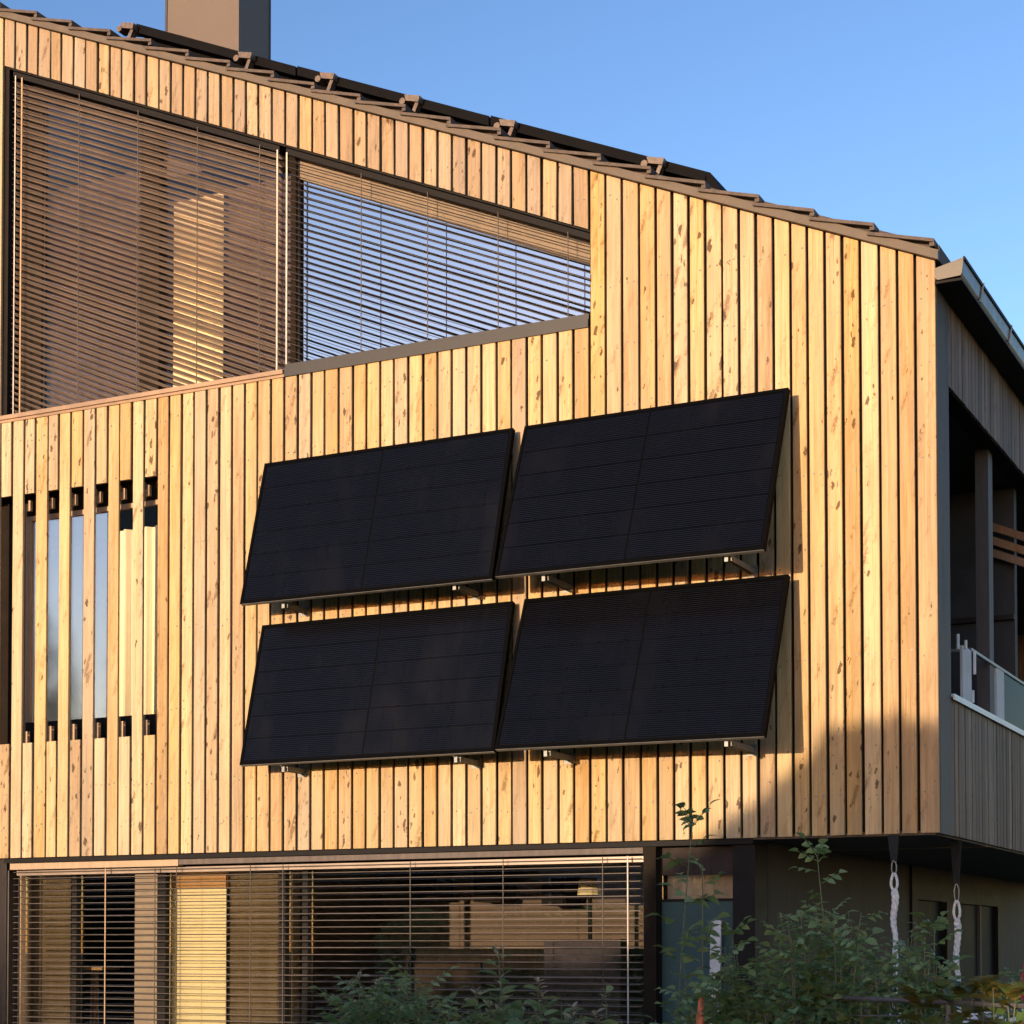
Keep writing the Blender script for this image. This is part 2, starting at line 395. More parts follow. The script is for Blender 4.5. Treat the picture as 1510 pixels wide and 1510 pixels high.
# screw heads in loose rows
scr = MB()
for z in (2.72, 3.02, 3.62, 4.24, 4.86, 5.48, 5.9, 6.35, 6.95, 7.4):
    for i in range(1, len(JX)):
        for q in (.3, .7):
            if random.random() < .55:
                xx = JX[i - 1] + (JX[i] - JX[i - 1]) * q; zz = z + random.uniform(-.03, .03)
                if zz > roof_z(xx) - .08 or (WX0 - .05 < xx < WX1 + .05 and WSILL - .05 < zz < wtop(xx) + .04): continue
                if xx < SX1 + .05 and SZ0 < zz < SZ1: continue
                if xx < -8.2: continue
                r = .0068
                scr.loft([[(xx + r * math.cos(a * 1.047), -.001, zz + r * math.sin(a * 1.047)) for a in range(6)],
                          [(xx + r * .7 * math.cos(a * 1.047), -.0045, zz + r * .7 * math.sin(a * 1.047)) for a in range(6)]])
scr.build('screw_head', M['silver'], house, kind='stuff')

# wall behind the planks, in pieces round the openings
def wall(x0, x1, z0, z1, y0=.034, y1=.20, m='membrane'): return box('wall_panel', M[m], house, x0, x1, y0, y1, z0, z1)
def wall_slope(x0, x1, f0, f1, y0=.034, y1=.20):
    return MB().hexa([(x0, y0, f0(x0)), (x1, y0, f0(x1)), (x0, y1, f0(x0)), (x1, y1, f0(x1)),
                      (x0, y0, f1(x0)), (x1, y0, f1(x1)), (x0, y1, f1(x0)), (x1, y1, f1(x1))]).build('wall_panel', M['membrane'], house)
rz = lambda x: roof_z(x) - .01
wall_slope(WX0, WX1, lambda x: wtop(x) + .012, rz)
wall_slope(WX1, -.03, lambda x: ZB + .02, rz)
wall_slope(XW, WX0, lambda x: SZ1 + .012, rz)
wall(WX0, SX1, SZ1 + .012, WSILL - .01); wall(SX1, WX1, ZB + .02, WSILL - .01); wall(XW, SX1, ZB + .02, SZ0 - .012)
# the far half of the house, beyond the ridge
XE = XW * 2
MB().hexa([(XE, .034, ZB + .02), (XW - .001, .034, ZB + .02), (XE, .2, ZB + .02), (XW - .001, .2, ZB + .02), (XE, .034, 6.1), (XW - .001, .034, roof_z(XW) - .03), (XE, .2, 6.1), (XW - .001, .2, roof_z(XW) - .03)]).build('wall_panel', M['membrane'], house)
xl = JX[0] - PITCHX
for i in range(72):
    x1 = xl - GAP + random.uniform(-.0015, .0015); x0 = xl - PITCHX + GAP
    mz = lambda q: roof_z(2 * XW - q) - .004 if q < XW else roof_z(q) - .004
    plank(x0, x1, ZB, ZB, mz(x0), mz(x1), M['plank'], random.uniform(-.002, .002)); xl -= PITCHX
MB().box(XE, xl - .012, 0, .02, ZB, 6.1).build('cladding', M['plank'], house)
box('wall_panel', M['plank_side'], house, XE - .1, XE, 0, YD, 0, 6.1)
box('wall_panel', M['plank_side'], house, XE, -1.4, YD - .15, YD, 0, 6.1)
box('wall_panel', M['plank_side'], house, -1.4, -.03, YD - .15, YD, ZB, 6.1)
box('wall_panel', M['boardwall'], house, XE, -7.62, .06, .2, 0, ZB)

# floors and rooms
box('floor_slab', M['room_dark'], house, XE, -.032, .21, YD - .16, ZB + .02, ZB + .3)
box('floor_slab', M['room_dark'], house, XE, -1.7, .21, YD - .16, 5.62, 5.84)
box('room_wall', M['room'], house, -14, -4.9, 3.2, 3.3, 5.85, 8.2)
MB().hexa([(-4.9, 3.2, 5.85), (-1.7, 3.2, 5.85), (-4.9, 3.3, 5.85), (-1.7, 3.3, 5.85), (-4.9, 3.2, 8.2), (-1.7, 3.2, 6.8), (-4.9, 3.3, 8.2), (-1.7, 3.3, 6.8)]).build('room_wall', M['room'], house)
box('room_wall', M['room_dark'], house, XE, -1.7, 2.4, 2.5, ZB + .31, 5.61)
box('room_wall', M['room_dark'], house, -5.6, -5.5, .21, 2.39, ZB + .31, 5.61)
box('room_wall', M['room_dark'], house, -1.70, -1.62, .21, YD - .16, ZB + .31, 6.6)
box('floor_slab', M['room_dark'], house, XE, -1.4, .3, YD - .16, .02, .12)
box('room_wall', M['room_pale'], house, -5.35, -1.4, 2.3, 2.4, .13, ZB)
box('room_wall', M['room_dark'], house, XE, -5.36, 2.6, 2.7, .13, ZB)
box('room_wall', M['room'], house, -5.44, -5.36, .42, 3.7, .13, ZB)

# ---- gable window: two lights, outside blinds with slats that follow the roof
BY0, BY1 = .045, .103                        # blind depth
GY = .19                                     # glass
XM = -4.90
sill = MB()
sill.box(WX0 - .03, XM - .001, -.03, .20, WSILL + .002, WSILL + .035).box(WX0 - .03, -4.7, -.012, .0, WSILL - .02, WSILL + .002)
sill.build('window_sill', M['sill'], house)
MB().box(XM + .001, WX1 - .002, -.012, .20, WSILL + .002, WSILL + .04).box(XM + .001, WX1 - .002, .004, .044, WSILL + .0401, WSILL + .08).box(XM + .001, WX1 - .002, -.014, .0, WSILL - .02, WSILL + .0015).build('window_sill', M['sill_dark'], house)
def gable_window(x0, x1, inner_l, inner_r, header, glassmat, fm, bottom=.07, hm='frame_tan'):
    zb = WSILL + .036
    f = MB(); y0, y1 = GY - .03, GY + .04
    f.box(x0, x0 + inner_l, y0, y1, zb, min(wtop(x0), wtop(x0 + inner_l)) - .02)
    f.box(x1 - inner_r, x1, y0, y1, zb, wtop(x1) - .01)
    f.box(x0 + inner_l, x1 - inner_r, y0, y1, zb, zb + bottom)
    o = f.build('window', fm, house)
    h = lambda x: wtop(x) - .02
    b = lambda x: wtop(x) - header
    a0, a1 = x0 + inner_l + .001, x1 - inner_r - .001
    MB().hexa([(a0, y0, b(a0)), (a1, y0, b(a1)), (a0, y1, b(a0)), (a1, y1, b(a1)), (a0, y0, h(a0)), (a1, y0, h(a1)), (a0, y1, h(a0)), (a1, y1, h(a1))]).build('header', M[hm], o)
    MB().hexa([(a0, GY, zb + bottom), (a1, GY, zb + bottom), (a0, GY + .012, zb + bottom), (a1, GY + .012, zb + bottom),
               (a0, GY, b(a0)), (a1, GY, b(a1)), (a0, GY + .012, b(a0)), (a1, GY + .012, b(a1))]).build('pane', glassmat, o)
    return o
XM = -4.90
w1 = gable_window(WX0 + .01, XM, .24, .05, .16, M['glass_up'], M['membrane'], .05, 'membrane')
# dark mullion between the panes of the left light (in front of the glass)
xm0, xm1 = fy(212, 330, GY).x, fy(240, 330, GY).x
MB().hexa([(xm0, GY - .05, WSILL + .09), (xm1, GY - .05, WSILL + .09), (xm0, GY - .002, WSILL + .09), (xm1, GY - .002, WSILL + .09),
           (xm0, GY - .05, wtop(xm0) - .185), (xm1, GY - .05, wtop(xm1) - .185), (xm0, GY - .002, wtop(xm0) - .185), (xm1, GY - .002, wtop(xm1) - .185)]).build('mullion', M['membrane'], w1)
w2 = gable_window(XM + .002, WX1 - .003, max(.03, fy(438, 330, GY - .03).x - XM - .002), .01, .20, M['glass_sky'], M['frame_dark'], .075, 'tan_dull')
# reveals
box('reveal', M['frame_dark'], house, WX0 - .012, WX0 + .008, .026, .2, WSILL + .036, wtop(WX0) - .01)
box('reveal', M['frame_dark'], house, WX1 + .0, WX1 + .012, .026, .2, WSILL + .036, wtop(WX1) - .01)
top = MB().hexa([(WX0, .026, wtop(WX0) - .012), (WX1, .026, wtop(WX1) - .012), (WX0, .2, wtop(WX0) - .012), (WX1, .2, wtop(WX1) - .012),
                 (WX0, .026, wtop(WX0) + .010), (WX1, .026, wtop(WX1) + .010), (WX0, .2, wtop(WX0) + .010), (WX1, .2, wtop(WX1) + .010)]).build('reveal', M['frame_dark'], house)

def slat_mesh(x0, z0, x1, z1, y0=BY0, y1=BY1, crown=.0085, tilt=.004, th=.0016):
    pro = []
    for i in range(5):
        t = i / 4; pro.append((y0 + (y1 - y0) * t, crown * (1 - (2 * t - 1) ** 2) + tilt * (t - .5)))
    loop = [(y, z + th / 2) for y, z in pro] + [(y, z - th / 2) for y, z in reversed(pro)]
    return MB().loft([[(x0, y, z0 + z) for y, z in loop], [(x1, y, z1 + z) for y, z in loop]])
def gable_blind(x0, x1, pitch, zfirst, cords, tilt, parent_mat, crown=.0085):
    s = .432
    hd = MB().hexa([(x0, BY0 + .004, wtop(x0) - .062), (x1, BY0 + .004, wtop(x1) - .062), (x0, BY1 - .006, wtop(x0) - .062), (x1, BY1 - .006, wtop(x1) - .062),
                    (x0, BY0 + .004, wtop(x0) - .016), (x1, BY0 + .004, wtop(x1) - .016), (x0, BY1 - .006, wtop(x0) - .016), (x1, BY1 - .006, wtop(x1) - .016)])
    bl = hd.build('venetian_blind', M['frame_dark'], house)
    z = zfirst; zmin = WSILL + .045
    while z > zmin + .02:
        xe = min(x1, x0 + (z - zmin) / s)
        if xe - x0 > .06:
            odd = random.random() < .12; jz = random.uniform(-.0025, .0025) - (.004 if odd else 0); js = random.uniform(-.002, .002) + (random.uniform(-.003, .003) if odd else 0)
            slat_mesh(x0, z + jz, xe, z + jz - (s + js) * (xe - x0), crown=crown, tilt=tilt + random.uniform(-.0025, .0025) + (random.uniform(-.006, .006) if odd else 0)).build('slat', parent_mat, bl)
        z -= pitch
    for cx, m, w in cords:
        MB().box(cx - w, cx + w, BY0 - .007, BY0 - .003, zmin - .005, wtop(cx) - .05).build('lift_cord', M[m], bl)
    return bl
cx = lambda px, py: fy(px, py, BY0).x
gable_blind(cx(17, 400), cx(411, 400), .0508, wtop(cx(17, 400)) - .115,
            [(cx(21.5, 400), 'cord', .0055), (cx(31, 400), 'guide', .007), (cx(116, 400), 'tape', .0035), (cx(203, 400), 'tape', .0035), (cx(291, 400), 'tape', .0035), (cx(383, 400), 'tape', .0035), (cx(409, 400), 'cord', .0065)], -.0195, M['slat'])
gable_blind(cx(421, 400), WX1 - .012, .0502, wtop(cx(421, 400)) - .105,
            [(cx(423, 400), 'cord', .0065), (cx(533, 400), 'tape', .003), (cx(631, 400), 'tape', .003), (cx(735, 400), 'tape', .003), (cx(838, 400), 'tape', .003)], .007, M['slat_dark'], .0025)

# ---- slatted window on the left of the upper floor
fl = fy(40, 900, .16).x; fr = SX1 + .02
fm = MB(); zt = 5.262
fm.box(fl, fr, .14, .185, zt, zt + .038).box(fl, fl + .05, .14, .185, SZ0 + .19, zt - .001)
fw = fm.build('window', M['frame_tan'], house)
pan = fl + .052; pc = fy(164, 900, .16).x
box('pane', M['glass_clear'], fw, pc + .02, fr, .165, .175, SZ0 + .19, zt - .001)
box('pane', M['glass_slit'], fw, pan, pc - .02, .165, .175, SZ0 + .19, zt - .001)
box('dark_panel', M['frame_dark'], fw, fl, fr, .15, .19, SZ0 - .01, SZ0 + .188)
box('dark_panel', M['membrane'], fw, fl, fr, .15, .19, zt + .04, SZ1 + .011)
box('dark_panel', M['membrane'], fw, XW, fl - .002, .205, .24, SZ0 - .01, SZ1 + .011)  # dark sheet stands in for the shade of an open void
box('reveal', M['frame_dark'], house, SX1 - .004, SX1 + .012, .026, .2, SZ0, SZ1)
for g, (pxa, pya, pyb) in enumerate([(44, 739, 753), (77, 735, 749), (111, 730, 744), (147.5, 726, 739), (183, 721, 734), (219, 716, 730)]):
    a = fy(pxa, pya, .08)
    hook = MB().box(a.x - .022, a.x + .022, .06, .09, a.z - .085, a.z - .03).box(a.x - .0, a.x + .022, .06, .09, a.z - .03, a.z)
    hook.build('bracket', M['frame_tan'], fw)
for pxa, pyt in ((40, 1079), (75.5, 1071), (109.5, 1068), (144.5, 1066), (181, 1064), (216.5, 1062)):
    a = fy(pxa, pyt, .07)
    b = MB().box(a.x - .018, a.x + .018, .05, .085, SZ0 - .03, a.z).box(a.x + .0185, a.x + .028, .062, .07, a.z - .035, a.z - .028)
    b.build('bracket', M['frame_tan'], fw)

# ---- front window of the ground floor
LZ1 = 2.415; LX0, LX1 = -7.56, -2.02; LG = .26
lf = MB()
def px_x(p, Y): return fy(p, 1400, Y).x
lf.box(LX0, LX1, .2, .3, .12, .2).box(LX0, LX1, .2, .3, 2.36, 2.455)
lw = lf.build('window', M['frame_dark'], house)
for a, b, m in ((16, 30, 'frame_tan'), (198, 231, 'tan_dull'), (231.5, 243, 'frame_dark'), (411, 420, 'frame_dark'), (445, 453, 'frame_dark'), (105, 112, 'frame_dark')):
    box('mullion', M[m], lw, px_x(a, .2), px_x(b, .2), .205, .295, .21, 2.355)
xs = [px_x(30, .26), px_x(198, .26), px_x(243, .26), px_x(411, .26), px_x(453, .26), LX1]
for a, b in ((30.5, 104.5), (112.5, 197.5), (243.5, 410.5), (420.5, 444.5), (453.5, 944)):
    x0, x1 = px_x(a, .2), (px_x(b, .2) if b < 900 else LX1 - .002)
    box('pane', M['glass_low'], lw, x0, x1, LG, LG + .01, .21, 2.355)
box('header', M['frame_tan'], lw, LX0, px_x(262, .03), .03, .10, 2.375, 2.425)
box('header', M['soffit'], lw, px_x(262.5, .03), LX1, .035, .10, 2.385, 2.425)
box('lintel', M['frame_dark'], house, -7.62, -1.235, .022, .3, 2.43, 2.466)
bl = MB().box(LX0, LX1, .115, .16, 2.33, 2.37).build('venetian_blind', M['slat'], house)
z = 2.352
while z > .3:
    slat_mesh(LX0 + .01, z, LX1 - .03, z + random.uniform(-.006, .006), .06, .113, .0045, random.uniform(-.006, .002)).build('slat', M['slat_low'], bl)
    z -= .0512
for p, m, w in ((12, 'tape', .006), (155, 'guide', .005), (228, 'tape', .004), (260, 'tape', .003), (369, 'tape', .003), (417, 'tape', .003), (605, 'tape', .003), (742, 'tape', .003), (889, 'tape', .003), (926, 'cord', .0045)):
    x0 = fy(p, 1400, .055).x
    box('lift_cord', M[m], bl, x0 - w, x0 + w, .052, .056, .3, 2.37)

# ---- posts and glazing of the recessed corner
PX = -1.231
box('post', M['membrane'], house, -2.015, -1.925, .03, .32, 0, 2.428)
box('post', M['frame_dark'], house, -1.385, PX, .05, .32, 0, 2.428)
tw = MB().box(-1.924, -1.386, .12, .2, 2.235, 2.428).build('window', M['boardwall'], house)
box('transom', M['frame_dark'], tw, -1.924, -1.386, .12, .2, 2.058, 2.072)
box('pane', M['glass_low'], tw, -1.924, -1.386, .15, .16, 2.073, 2.234)
box('pane', M['teal'], tw, -1.924, -1.386, .14, .16, .12, 2.057, label='frosted teal pane below the narrow transom')
# side wall of the ground floor
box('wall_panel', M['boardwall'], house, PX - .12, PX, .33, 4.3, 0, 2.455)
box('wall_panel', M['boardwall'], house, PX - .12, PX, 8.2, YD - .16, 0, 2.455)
dr = MB().box(PX - .12, PX + .02, 4.31, 4.5, 0, 2.455).box(PX - .12, PX + .02, 8.0, 8.19, 0, 2.455).box(PX - .12, PX + .02, 4.501, 7.999, 2.16, 2.455).box(PX - .1, PX + .03, 5.6, 5.85, 0, 2.159)
dr = dr.build('door', M['frame_dark'], house)
box('pane', M['teal_dark'], dr, PX - .06, PX - .03, 4.501, 5.599, .1, 2.158)
box('pane', M['teal_dark'], dr, PX - .06, PX - .03, 5.851, 7.2, .1, 2.158)
box('pane', M['teal_dark'], dr, PX - .06, PX - .03, 7.26, 7.999, .1, 2.158)
box('mullion', M['post'], dr, PX - .06, PX + .0, 7.201, 7.259, .1, 2.158)
# soffit in two boards with an open joint
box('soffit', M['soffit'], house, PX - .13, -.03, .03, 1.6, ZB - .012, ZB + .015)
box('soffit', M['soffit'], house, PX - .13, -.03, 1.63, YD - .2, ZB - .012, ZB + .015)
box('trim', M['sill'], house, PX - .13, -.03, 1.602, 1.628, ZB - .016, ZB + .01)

# ---- side face: corner board, planks above and below the loggia
ZO0, ZO1 = 3.375, 5.425
box('corner_board', M['corner'], house, -.026, .004, .027, .352, ZB - .004, 6.09)
ys = [.356]
while ys[-1] < 4.3: ys.append(ys[-1] + .108 + random.uniform(-.006, .006))
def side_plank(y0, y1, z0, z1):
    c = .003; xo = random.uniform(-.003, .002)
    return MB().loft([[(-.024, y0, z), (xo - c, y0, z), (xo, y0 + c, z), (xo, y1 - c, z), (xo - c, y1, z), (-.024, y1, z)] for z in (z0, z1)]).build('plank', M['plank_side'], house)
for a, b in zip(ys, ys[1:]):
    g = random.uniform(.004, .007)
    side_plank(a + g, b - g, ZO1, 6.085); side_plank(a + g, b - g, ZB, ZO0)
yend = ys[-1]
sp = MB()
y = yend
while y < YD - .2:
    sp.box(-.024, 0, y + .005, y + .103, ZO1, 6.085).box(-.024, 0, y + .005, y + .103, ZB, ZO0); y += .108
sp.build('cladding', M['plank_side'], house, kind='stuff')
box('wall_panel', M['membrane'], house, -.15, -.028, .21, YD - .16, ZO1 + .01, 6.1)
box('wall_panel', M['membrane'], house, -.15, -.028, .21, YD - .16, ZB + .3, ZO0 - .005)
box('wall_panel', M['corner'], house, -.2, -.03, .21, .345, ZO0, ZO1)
# loggia
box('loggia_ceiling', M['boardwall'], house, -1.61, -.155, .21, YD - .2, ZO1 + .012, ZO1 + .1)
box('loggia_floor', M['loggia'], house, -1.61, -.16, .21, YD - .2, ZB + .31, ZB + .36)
LB = 3.4
box('loggia_wall', M['loggia'], house, -1.61, -.155, LB, LB + .1, ZB + .37, ZO1)
box('loggia_wall', M['loggia'], house, -1.615, -1.56, .21, LB - .01, ZB + .37, ZO1)
box('loggia_beam', M['boardwall'], house, -1.55, -.155, LB - .05, LB - .005, 4.36, 4.40)
for k, py in enumerate((769, 789, 807)):
    a = fy(1455, py, LB - .06); b = fy(1530, py + 24, LB - .06); h = .066
    MB().hexa([(a.x, LB - .1, a.z - h), (b.x, LB - .1, b.z - h), (a.x, LB - .06, a.z - h), (b.x, LB - .06, b.z - h),
               (a.x, LB - .1, a.z), (b.x, LB - .1, b.z), (a.x, LB - .06, a.z), (b.x, LB - .06, b.z)]).build('plank', M['board_red'], house)
MB().box(-.195, -.1, 2.12, 2.272, ZO0 - .02, ZO1 + .011).build('post', M['post'], house)
cap = MB().box(-.16, .022, .37, YD - .3, ZO0 + .001, ZO0 + .02).box(.012, .022, .37, YD - .3, ZO0 - .018, ZO0).build('window_sill', M['white_metal'], house)
# balustrade
RXx = -.1
pa = fx(1430, 956, RXx); pb = fx(1510, 1011, RXx)
ra = MB().box(RXx - .012, RXx + .012, pa.y, 6, pa.z - .016, pa.z + .004).box(RXx - .9, RXx - .013, pa.y, pa.y + .024, pa.z - .016, pa.z + .004)
ra = ra.build('railing', M['silver'], house)
for p0, p1 in ((1418, 1431), (1468, 1479)):
    y0, y1 = fx(p0, 1000, RXx).y, fx(p1, 1000, RXx).y
    box('post', M['pale_board'], ra, RXx - .01, RXx + .008, y0, y1, ZO0 + .02, pa.z - .017)
box('glass_panel', M['pane_clear'], ra, RXx - .006, RXx + .002, fx(1480, 1000, RXx).y, 5.9, ZO0 + .03, pa.z - .017)
for p, ya, yb in ((1412.5, 935, 957), (1424, 944, 957), (1437, 960, 994), (1434.5, 1018, 1036)):
    a = fx(p, ya, -.06); b = fx(p, yb, -.06)
    MB().tube([(-.06, a.y, b.z), (-.06, a.y, a.z)], .011, 6).build('rod', M['white_metal'], ra)

# ---- roof
def rtop(x): return 6.134 + .116 - RS * x         # crest line of the verge tiles
rs = MB()
XR = .03
rs.hexa([(XW, .0, roof_z(XW) + .01), (XR, .0, roof_z(XR) + .004), (XW, YD + .2, roof_z(XW) + .01), (XR, YD + .2, roof_z(XR) + .004),
         (XW, .0, rtop(XW) - .06), (XR, .0, rtop(XR) - .012), (XW, YD + .2, rtop(XW) - .06), (XR, YD + .2, rtop(XR) - .012)])
rs.hexa([(XE - .2, 0, roof_z(.2)), (XW, 0, roof_z(XW) + .01), (XE - .2, YD + .2, roof_z(.2)), (XW, YD + .2, roof_z(XW) + .01),
         (XE - .2, 0, roof_z(.2) + .06), (XW, 0, rtop(XW) - .06), (XE - .2, YD + .2, roof_z(.2) + .06), (XW, YD + .2, rtop(XW) - .06)])
roof = rs.build('roof', M['tile_dark'], house)
vb = MB().hexa([(XW, -.045, roof_z(XW)), (XR, -.045, roof_z(XR)), (XW, -.004, roof_z(XW)), (XR, -.004, roof_z(XR)),
                (XW, -.045, rtop(XW) - .065), (XR, -.045, rtop(XR) - .055), (XW, -.004, rtop(XW) - .065), (XR, -.004, rtop(XR) - .055)])
vb.build('verge_board', M['verge'], roof)
def tile(xe, ya, yb, name, mat):
    ze = rtop(xe); L = .43; s = .29; xa = xe - L; za = ze + s * L; t = .022
    j = random.uniform(-.006, .006); xe += random.uniform(-.012, .012); s += random.uniform(-.02, .02)
    m = MB()
    m.hexa([(xa, ya, za - t), (xe, ya, ze - t + j), (xa, yb, za - t), (xe, yb, ze - t + j), (xa, ya, za), (xe, ya, ze + j), (xa, yb, za), (xe, yb, ze + j)])
    m.hexa([(xe - .03, ya, ze - .046 + j), (xe + .002, ya, ze - .047 + j), (xe - .03, yb, ze - .046 + j), (xe + .002, yb, ze - .047 + j),
            (xe - .028, ya - .0, ze - t - .001 + j), (xe + .002, ya, ze - t - .001 + j), (xe - .028, yb, ze - t - .001 + j), (xe + .002, yb, ze - t - .001 + j)])
    return m.build(name, mat, roof)
xe = .012
while xe > XW + .2:
    tile(xe, -.068 + random.uniform(-.005, .005), .22, 'roof_tile', M['tile'])
    tile(xe, .224, YD + .2, 'tile_course', M['tile_dark'])
    xe -= .3835
# chimney standing through the roof
C0, C1 = -6.727, -5.997
ch = MB().box(C0, C1, 1.0, 1.48, 8.3, 11.2).build('chimney', M['chimney'], house)
box('edge_strip', M['chim_edge'], ch, C0 - .022, C0 - .001, .992, 1.48, 8.4, 11.2)
box('edge_strip', M['chim_edge'], ch, C1 - .0, C1 + .006, 1.47, 1.486, 8.3, 11.2)
box('cap', M['chim_edge'], ch, C0 - .06, C1 + .06, .94, 1.54, 11.201, 11.27)
# gutter along the eave
prof = [(.012, 6.000), (.012, 6.062), (.03, 6.066), (.188, 6.104), (.192, 6.098), (.180, 6.006), (.17, 5.992), (.03, 5.985)]
g = MB().loft([[(px, yy, pz) for px, pz in prof] for yy in (-.05, YD + .2)])
gut = g.build('gutter', M['gutter'], house)
box('fascia', M['frame_dark'], house, .005, .175, -.03, YD + .1, 5.968, 5.984)
lip = MB().loft([[(.190, yy, 6.085), (.2, yy, 6.09), (.202, yy, 6.108), (.19, yy, 6.11)] for yy in (-.052, YD + .2)]).build('rim', M['frame_dark'], gut)
for py_, pxx in ((425, 1447), (488, 1489)):
    y0 = fx(pxx, py_, .19).y
    MB().hexa([(.168, y0, 5.985), (.184, y0, 5.99), (.168, y0 + .025, 5.985), (.184, y0 + .025, 5.99), (.19, y0, 6.112), (.206, y0, 6.116), (.19, y0 + .025, 6.112), (.206, y0 + .025, 6.116)]).build('bracket', M['silver'], gut)
y0 = 3.2
while y0 < YD:
    MB().hexa([(.168, y0, 5.985), (.184, y0, 5.99), (.168, y0 + .025, 5.985), (.184, y0 + .025, 5.99), (.19, y0, 6.112), (.206, y0, 6.116), (.19, y0 + .025, 6.112), (.206, y0 + .025, 6.116)]).build('bracket', M['silver'], gut)
    y0 += .9

# ------------------------------------------------------------------ collectors lying on the roof
AY = .14
arr = thing('roof_array', 'row of dark solar collectors lying along the tiled roof slope', 'solar array', (-4, AY, 7.9))
def awl(p): return p - arr.location
ends = [fy(200, 35, AY), fy(437, 97.5, AY), fy(722, 170.5, AY), fy(1043, 252.4, AY)]
for a, b in zip(ends, ends[1:]):
    ax, az = a.x + .008, a.z; bx, bz = b.x - .008, b.z; th = .072
    v = [(ax, AY, az - th), (bx, AY, bz - th), (ax, 3.1, az - th), (bx, 3.1, bz - th), (ax, AY, az), (bx, AY, bz), (ax, 3.1, az), (bx, 3.1, bz)]
    MB().hexa([Vector(q) - arr.location for q in v]).build('module', M['array'], arr)
e = ends[-1]
v = [(e.x - .03, AY, e.z - .12), (e.x + .10, AY, e.z - .16), (e.x - .03, 3.1, e.z - .12), (e.x + .10, 3.1, e.z - .16), (e.x - .006, AY, e.z - .001), (e.x + .02, AY, e.z - .012), (e.x - .006, 3.1, e.z - .001), (e.x + .02, 3.1, e.z - .012)]
MB().hexa([Vector(q) - arr.location for q in v]).build('end_cap', M['array'], arr)
box('rail', M['array'], arr, -3.2, 2.9, .05, .09, 0, 0.001)
arr.children[-1].data.clear_geometry()
a, b = ends[0], ends[-1]
for yy in (AY + .12, AY + 2.6):
    rl = MB().hexa([Vector(q) - arr.location for q in [(a.x, yy, a.z - .12), (b.x, yy, b.z - .12), (a.x, yy + .05, a.z - .12), (b.x, yy + .05, b.z - .12), (a.x, yy, a.z - .074), (b.x, yy, b.z - .074), (a.x, yy + .05, a.z - .074), (b.x, yy + .05, b.z - .074)]])
    rl.build('support_rail', M['array'], arr)
bpy.data.objects.remove([c for c in arr.children if c.name.startswith('rail')][0])
for px_, py_ in ((193, 41), (366, 84.5), (487, 115), (612, 148), (752, 184.5), (970, 240)):
    p = fy(px_, py_, AY - .02) - arr.location
    c = MB()
    hw = .052
    c.hexa([p + Vector(q) for q in [(-hw, -.05, -.01), (hw, -.05, -.04), (-hw, .12, -.01), (hw, .12, -.04), (-hw - .012, -.05, .038), (hw + .012, -.05, .004), (-hw - .012, .12, .038), (hw + .012, .12, .004)]])
    c.hexa([p + Vector(q) for q in [(-.05, -.03, -.17), (-.02, -.03, -.18), (-.05, .03, -.17), (-.02, .03, -.18), (.018, -.03, -.028), (.046, -.03, -.034), (.018, .03, -.028), (.046, .03, -.034)]])
    c.tube([p + Vector((-.085, -.045, -.005)), p + Vector((-.085, .05, -.005))], .026, 8)
    c.build('clamp', M['clamp'], arr)

# ------------------------------------------------------------------ the four black panels on the facade
PW_CELLS, PH_CELLS = 18, 6
def solar_panel(tl, tr, br, bl, label):
    tl, tr, br, bl = [fy(*q) for q in (tl, tr, br, bl)]
    U = ((tr - tl) + (br - bl)) * .5; w = U.length; u = U.normalized()
    V = ((bl - tl) + (br - tr)) * .5; V -= u * V.dot(u); h = V.length; v = V.normalized()
    n = u.cross(v)                            # points into the wall
    c = (tl + tr + br + bl) * .25
    o = c - u * (w / 2) - v * (h / 2)
    root = thing('solar_panel', label, 'solar panel', o, 'black solar panels tilted out from the facade')
    mw = Matrix((u, v, n)).transposed().to_4x4()
    root.rotation_euler = mw.to_euler()       # local x along the top edge, y down the panel, z into the wall
    fw_, d = .022, .038
    fr_ = MB().box(0, w, 0, fw_, -.002, d).box(0, w, h - fw_, h, -.002, d).box(0, fw_, fw_ + .0005, h - fw_ - .0005, -.002, d).box(w - fw_, w, fw_ + .0005, h - fw_ - .0005, -.002, d)
    fr_.build('frame', M['pframe'], root)
    box('rear_lip', M['lip'], root, .004, w - .004, h + .0005, h + .004, .006, d - .004)
    box('backsheet', M['cell_back'], root, fw_, w - fw_, fw_, h - fw_, .004, .012)
    mg = .006; gap = .014
    cw = (w - 2 * fw_ - 2 * mg - gap) / PW_CELLS; chh = (h - 2 * fw_ - 2 * mg) / PH_CELLS
    meshes = []
    for side in (0, 1):
        k = .0095; e_ = .0004
        x0, x1, y0, y1 = e_, cw - e_, .0019, chh - .0019
        if side == 0: p = [(x0 + k, y0), (x1, y0), (x1, y1), (x0 + k, y1), (x0, y1 - k), (x0, y0 + k)]
        else: p = [(x0, y0), (x1 - k, y0), (x1, y0 + k), (x1, y1 - k), (x1 - k, y1), (x0, y1)]
        meshes.append(MB().loft([[(a, b, .0005) for a, b in p], [(a, b, .0035) for a, b in p]]).mesh('cell', M['cell']))
    for i in range(PW_CELLS):
        xx = fw_ + mg + i * cw + (gap if i >= PW_CELLS / 2 else 0)
        for k in range(PH_CELLS):
            at(meshes[(i + (1 if i >= 9 else 0)) % 2], 'cell', root, Matrix.Translation((xx, fw_ + mg + k * chh, 0)))
    return root, w, h
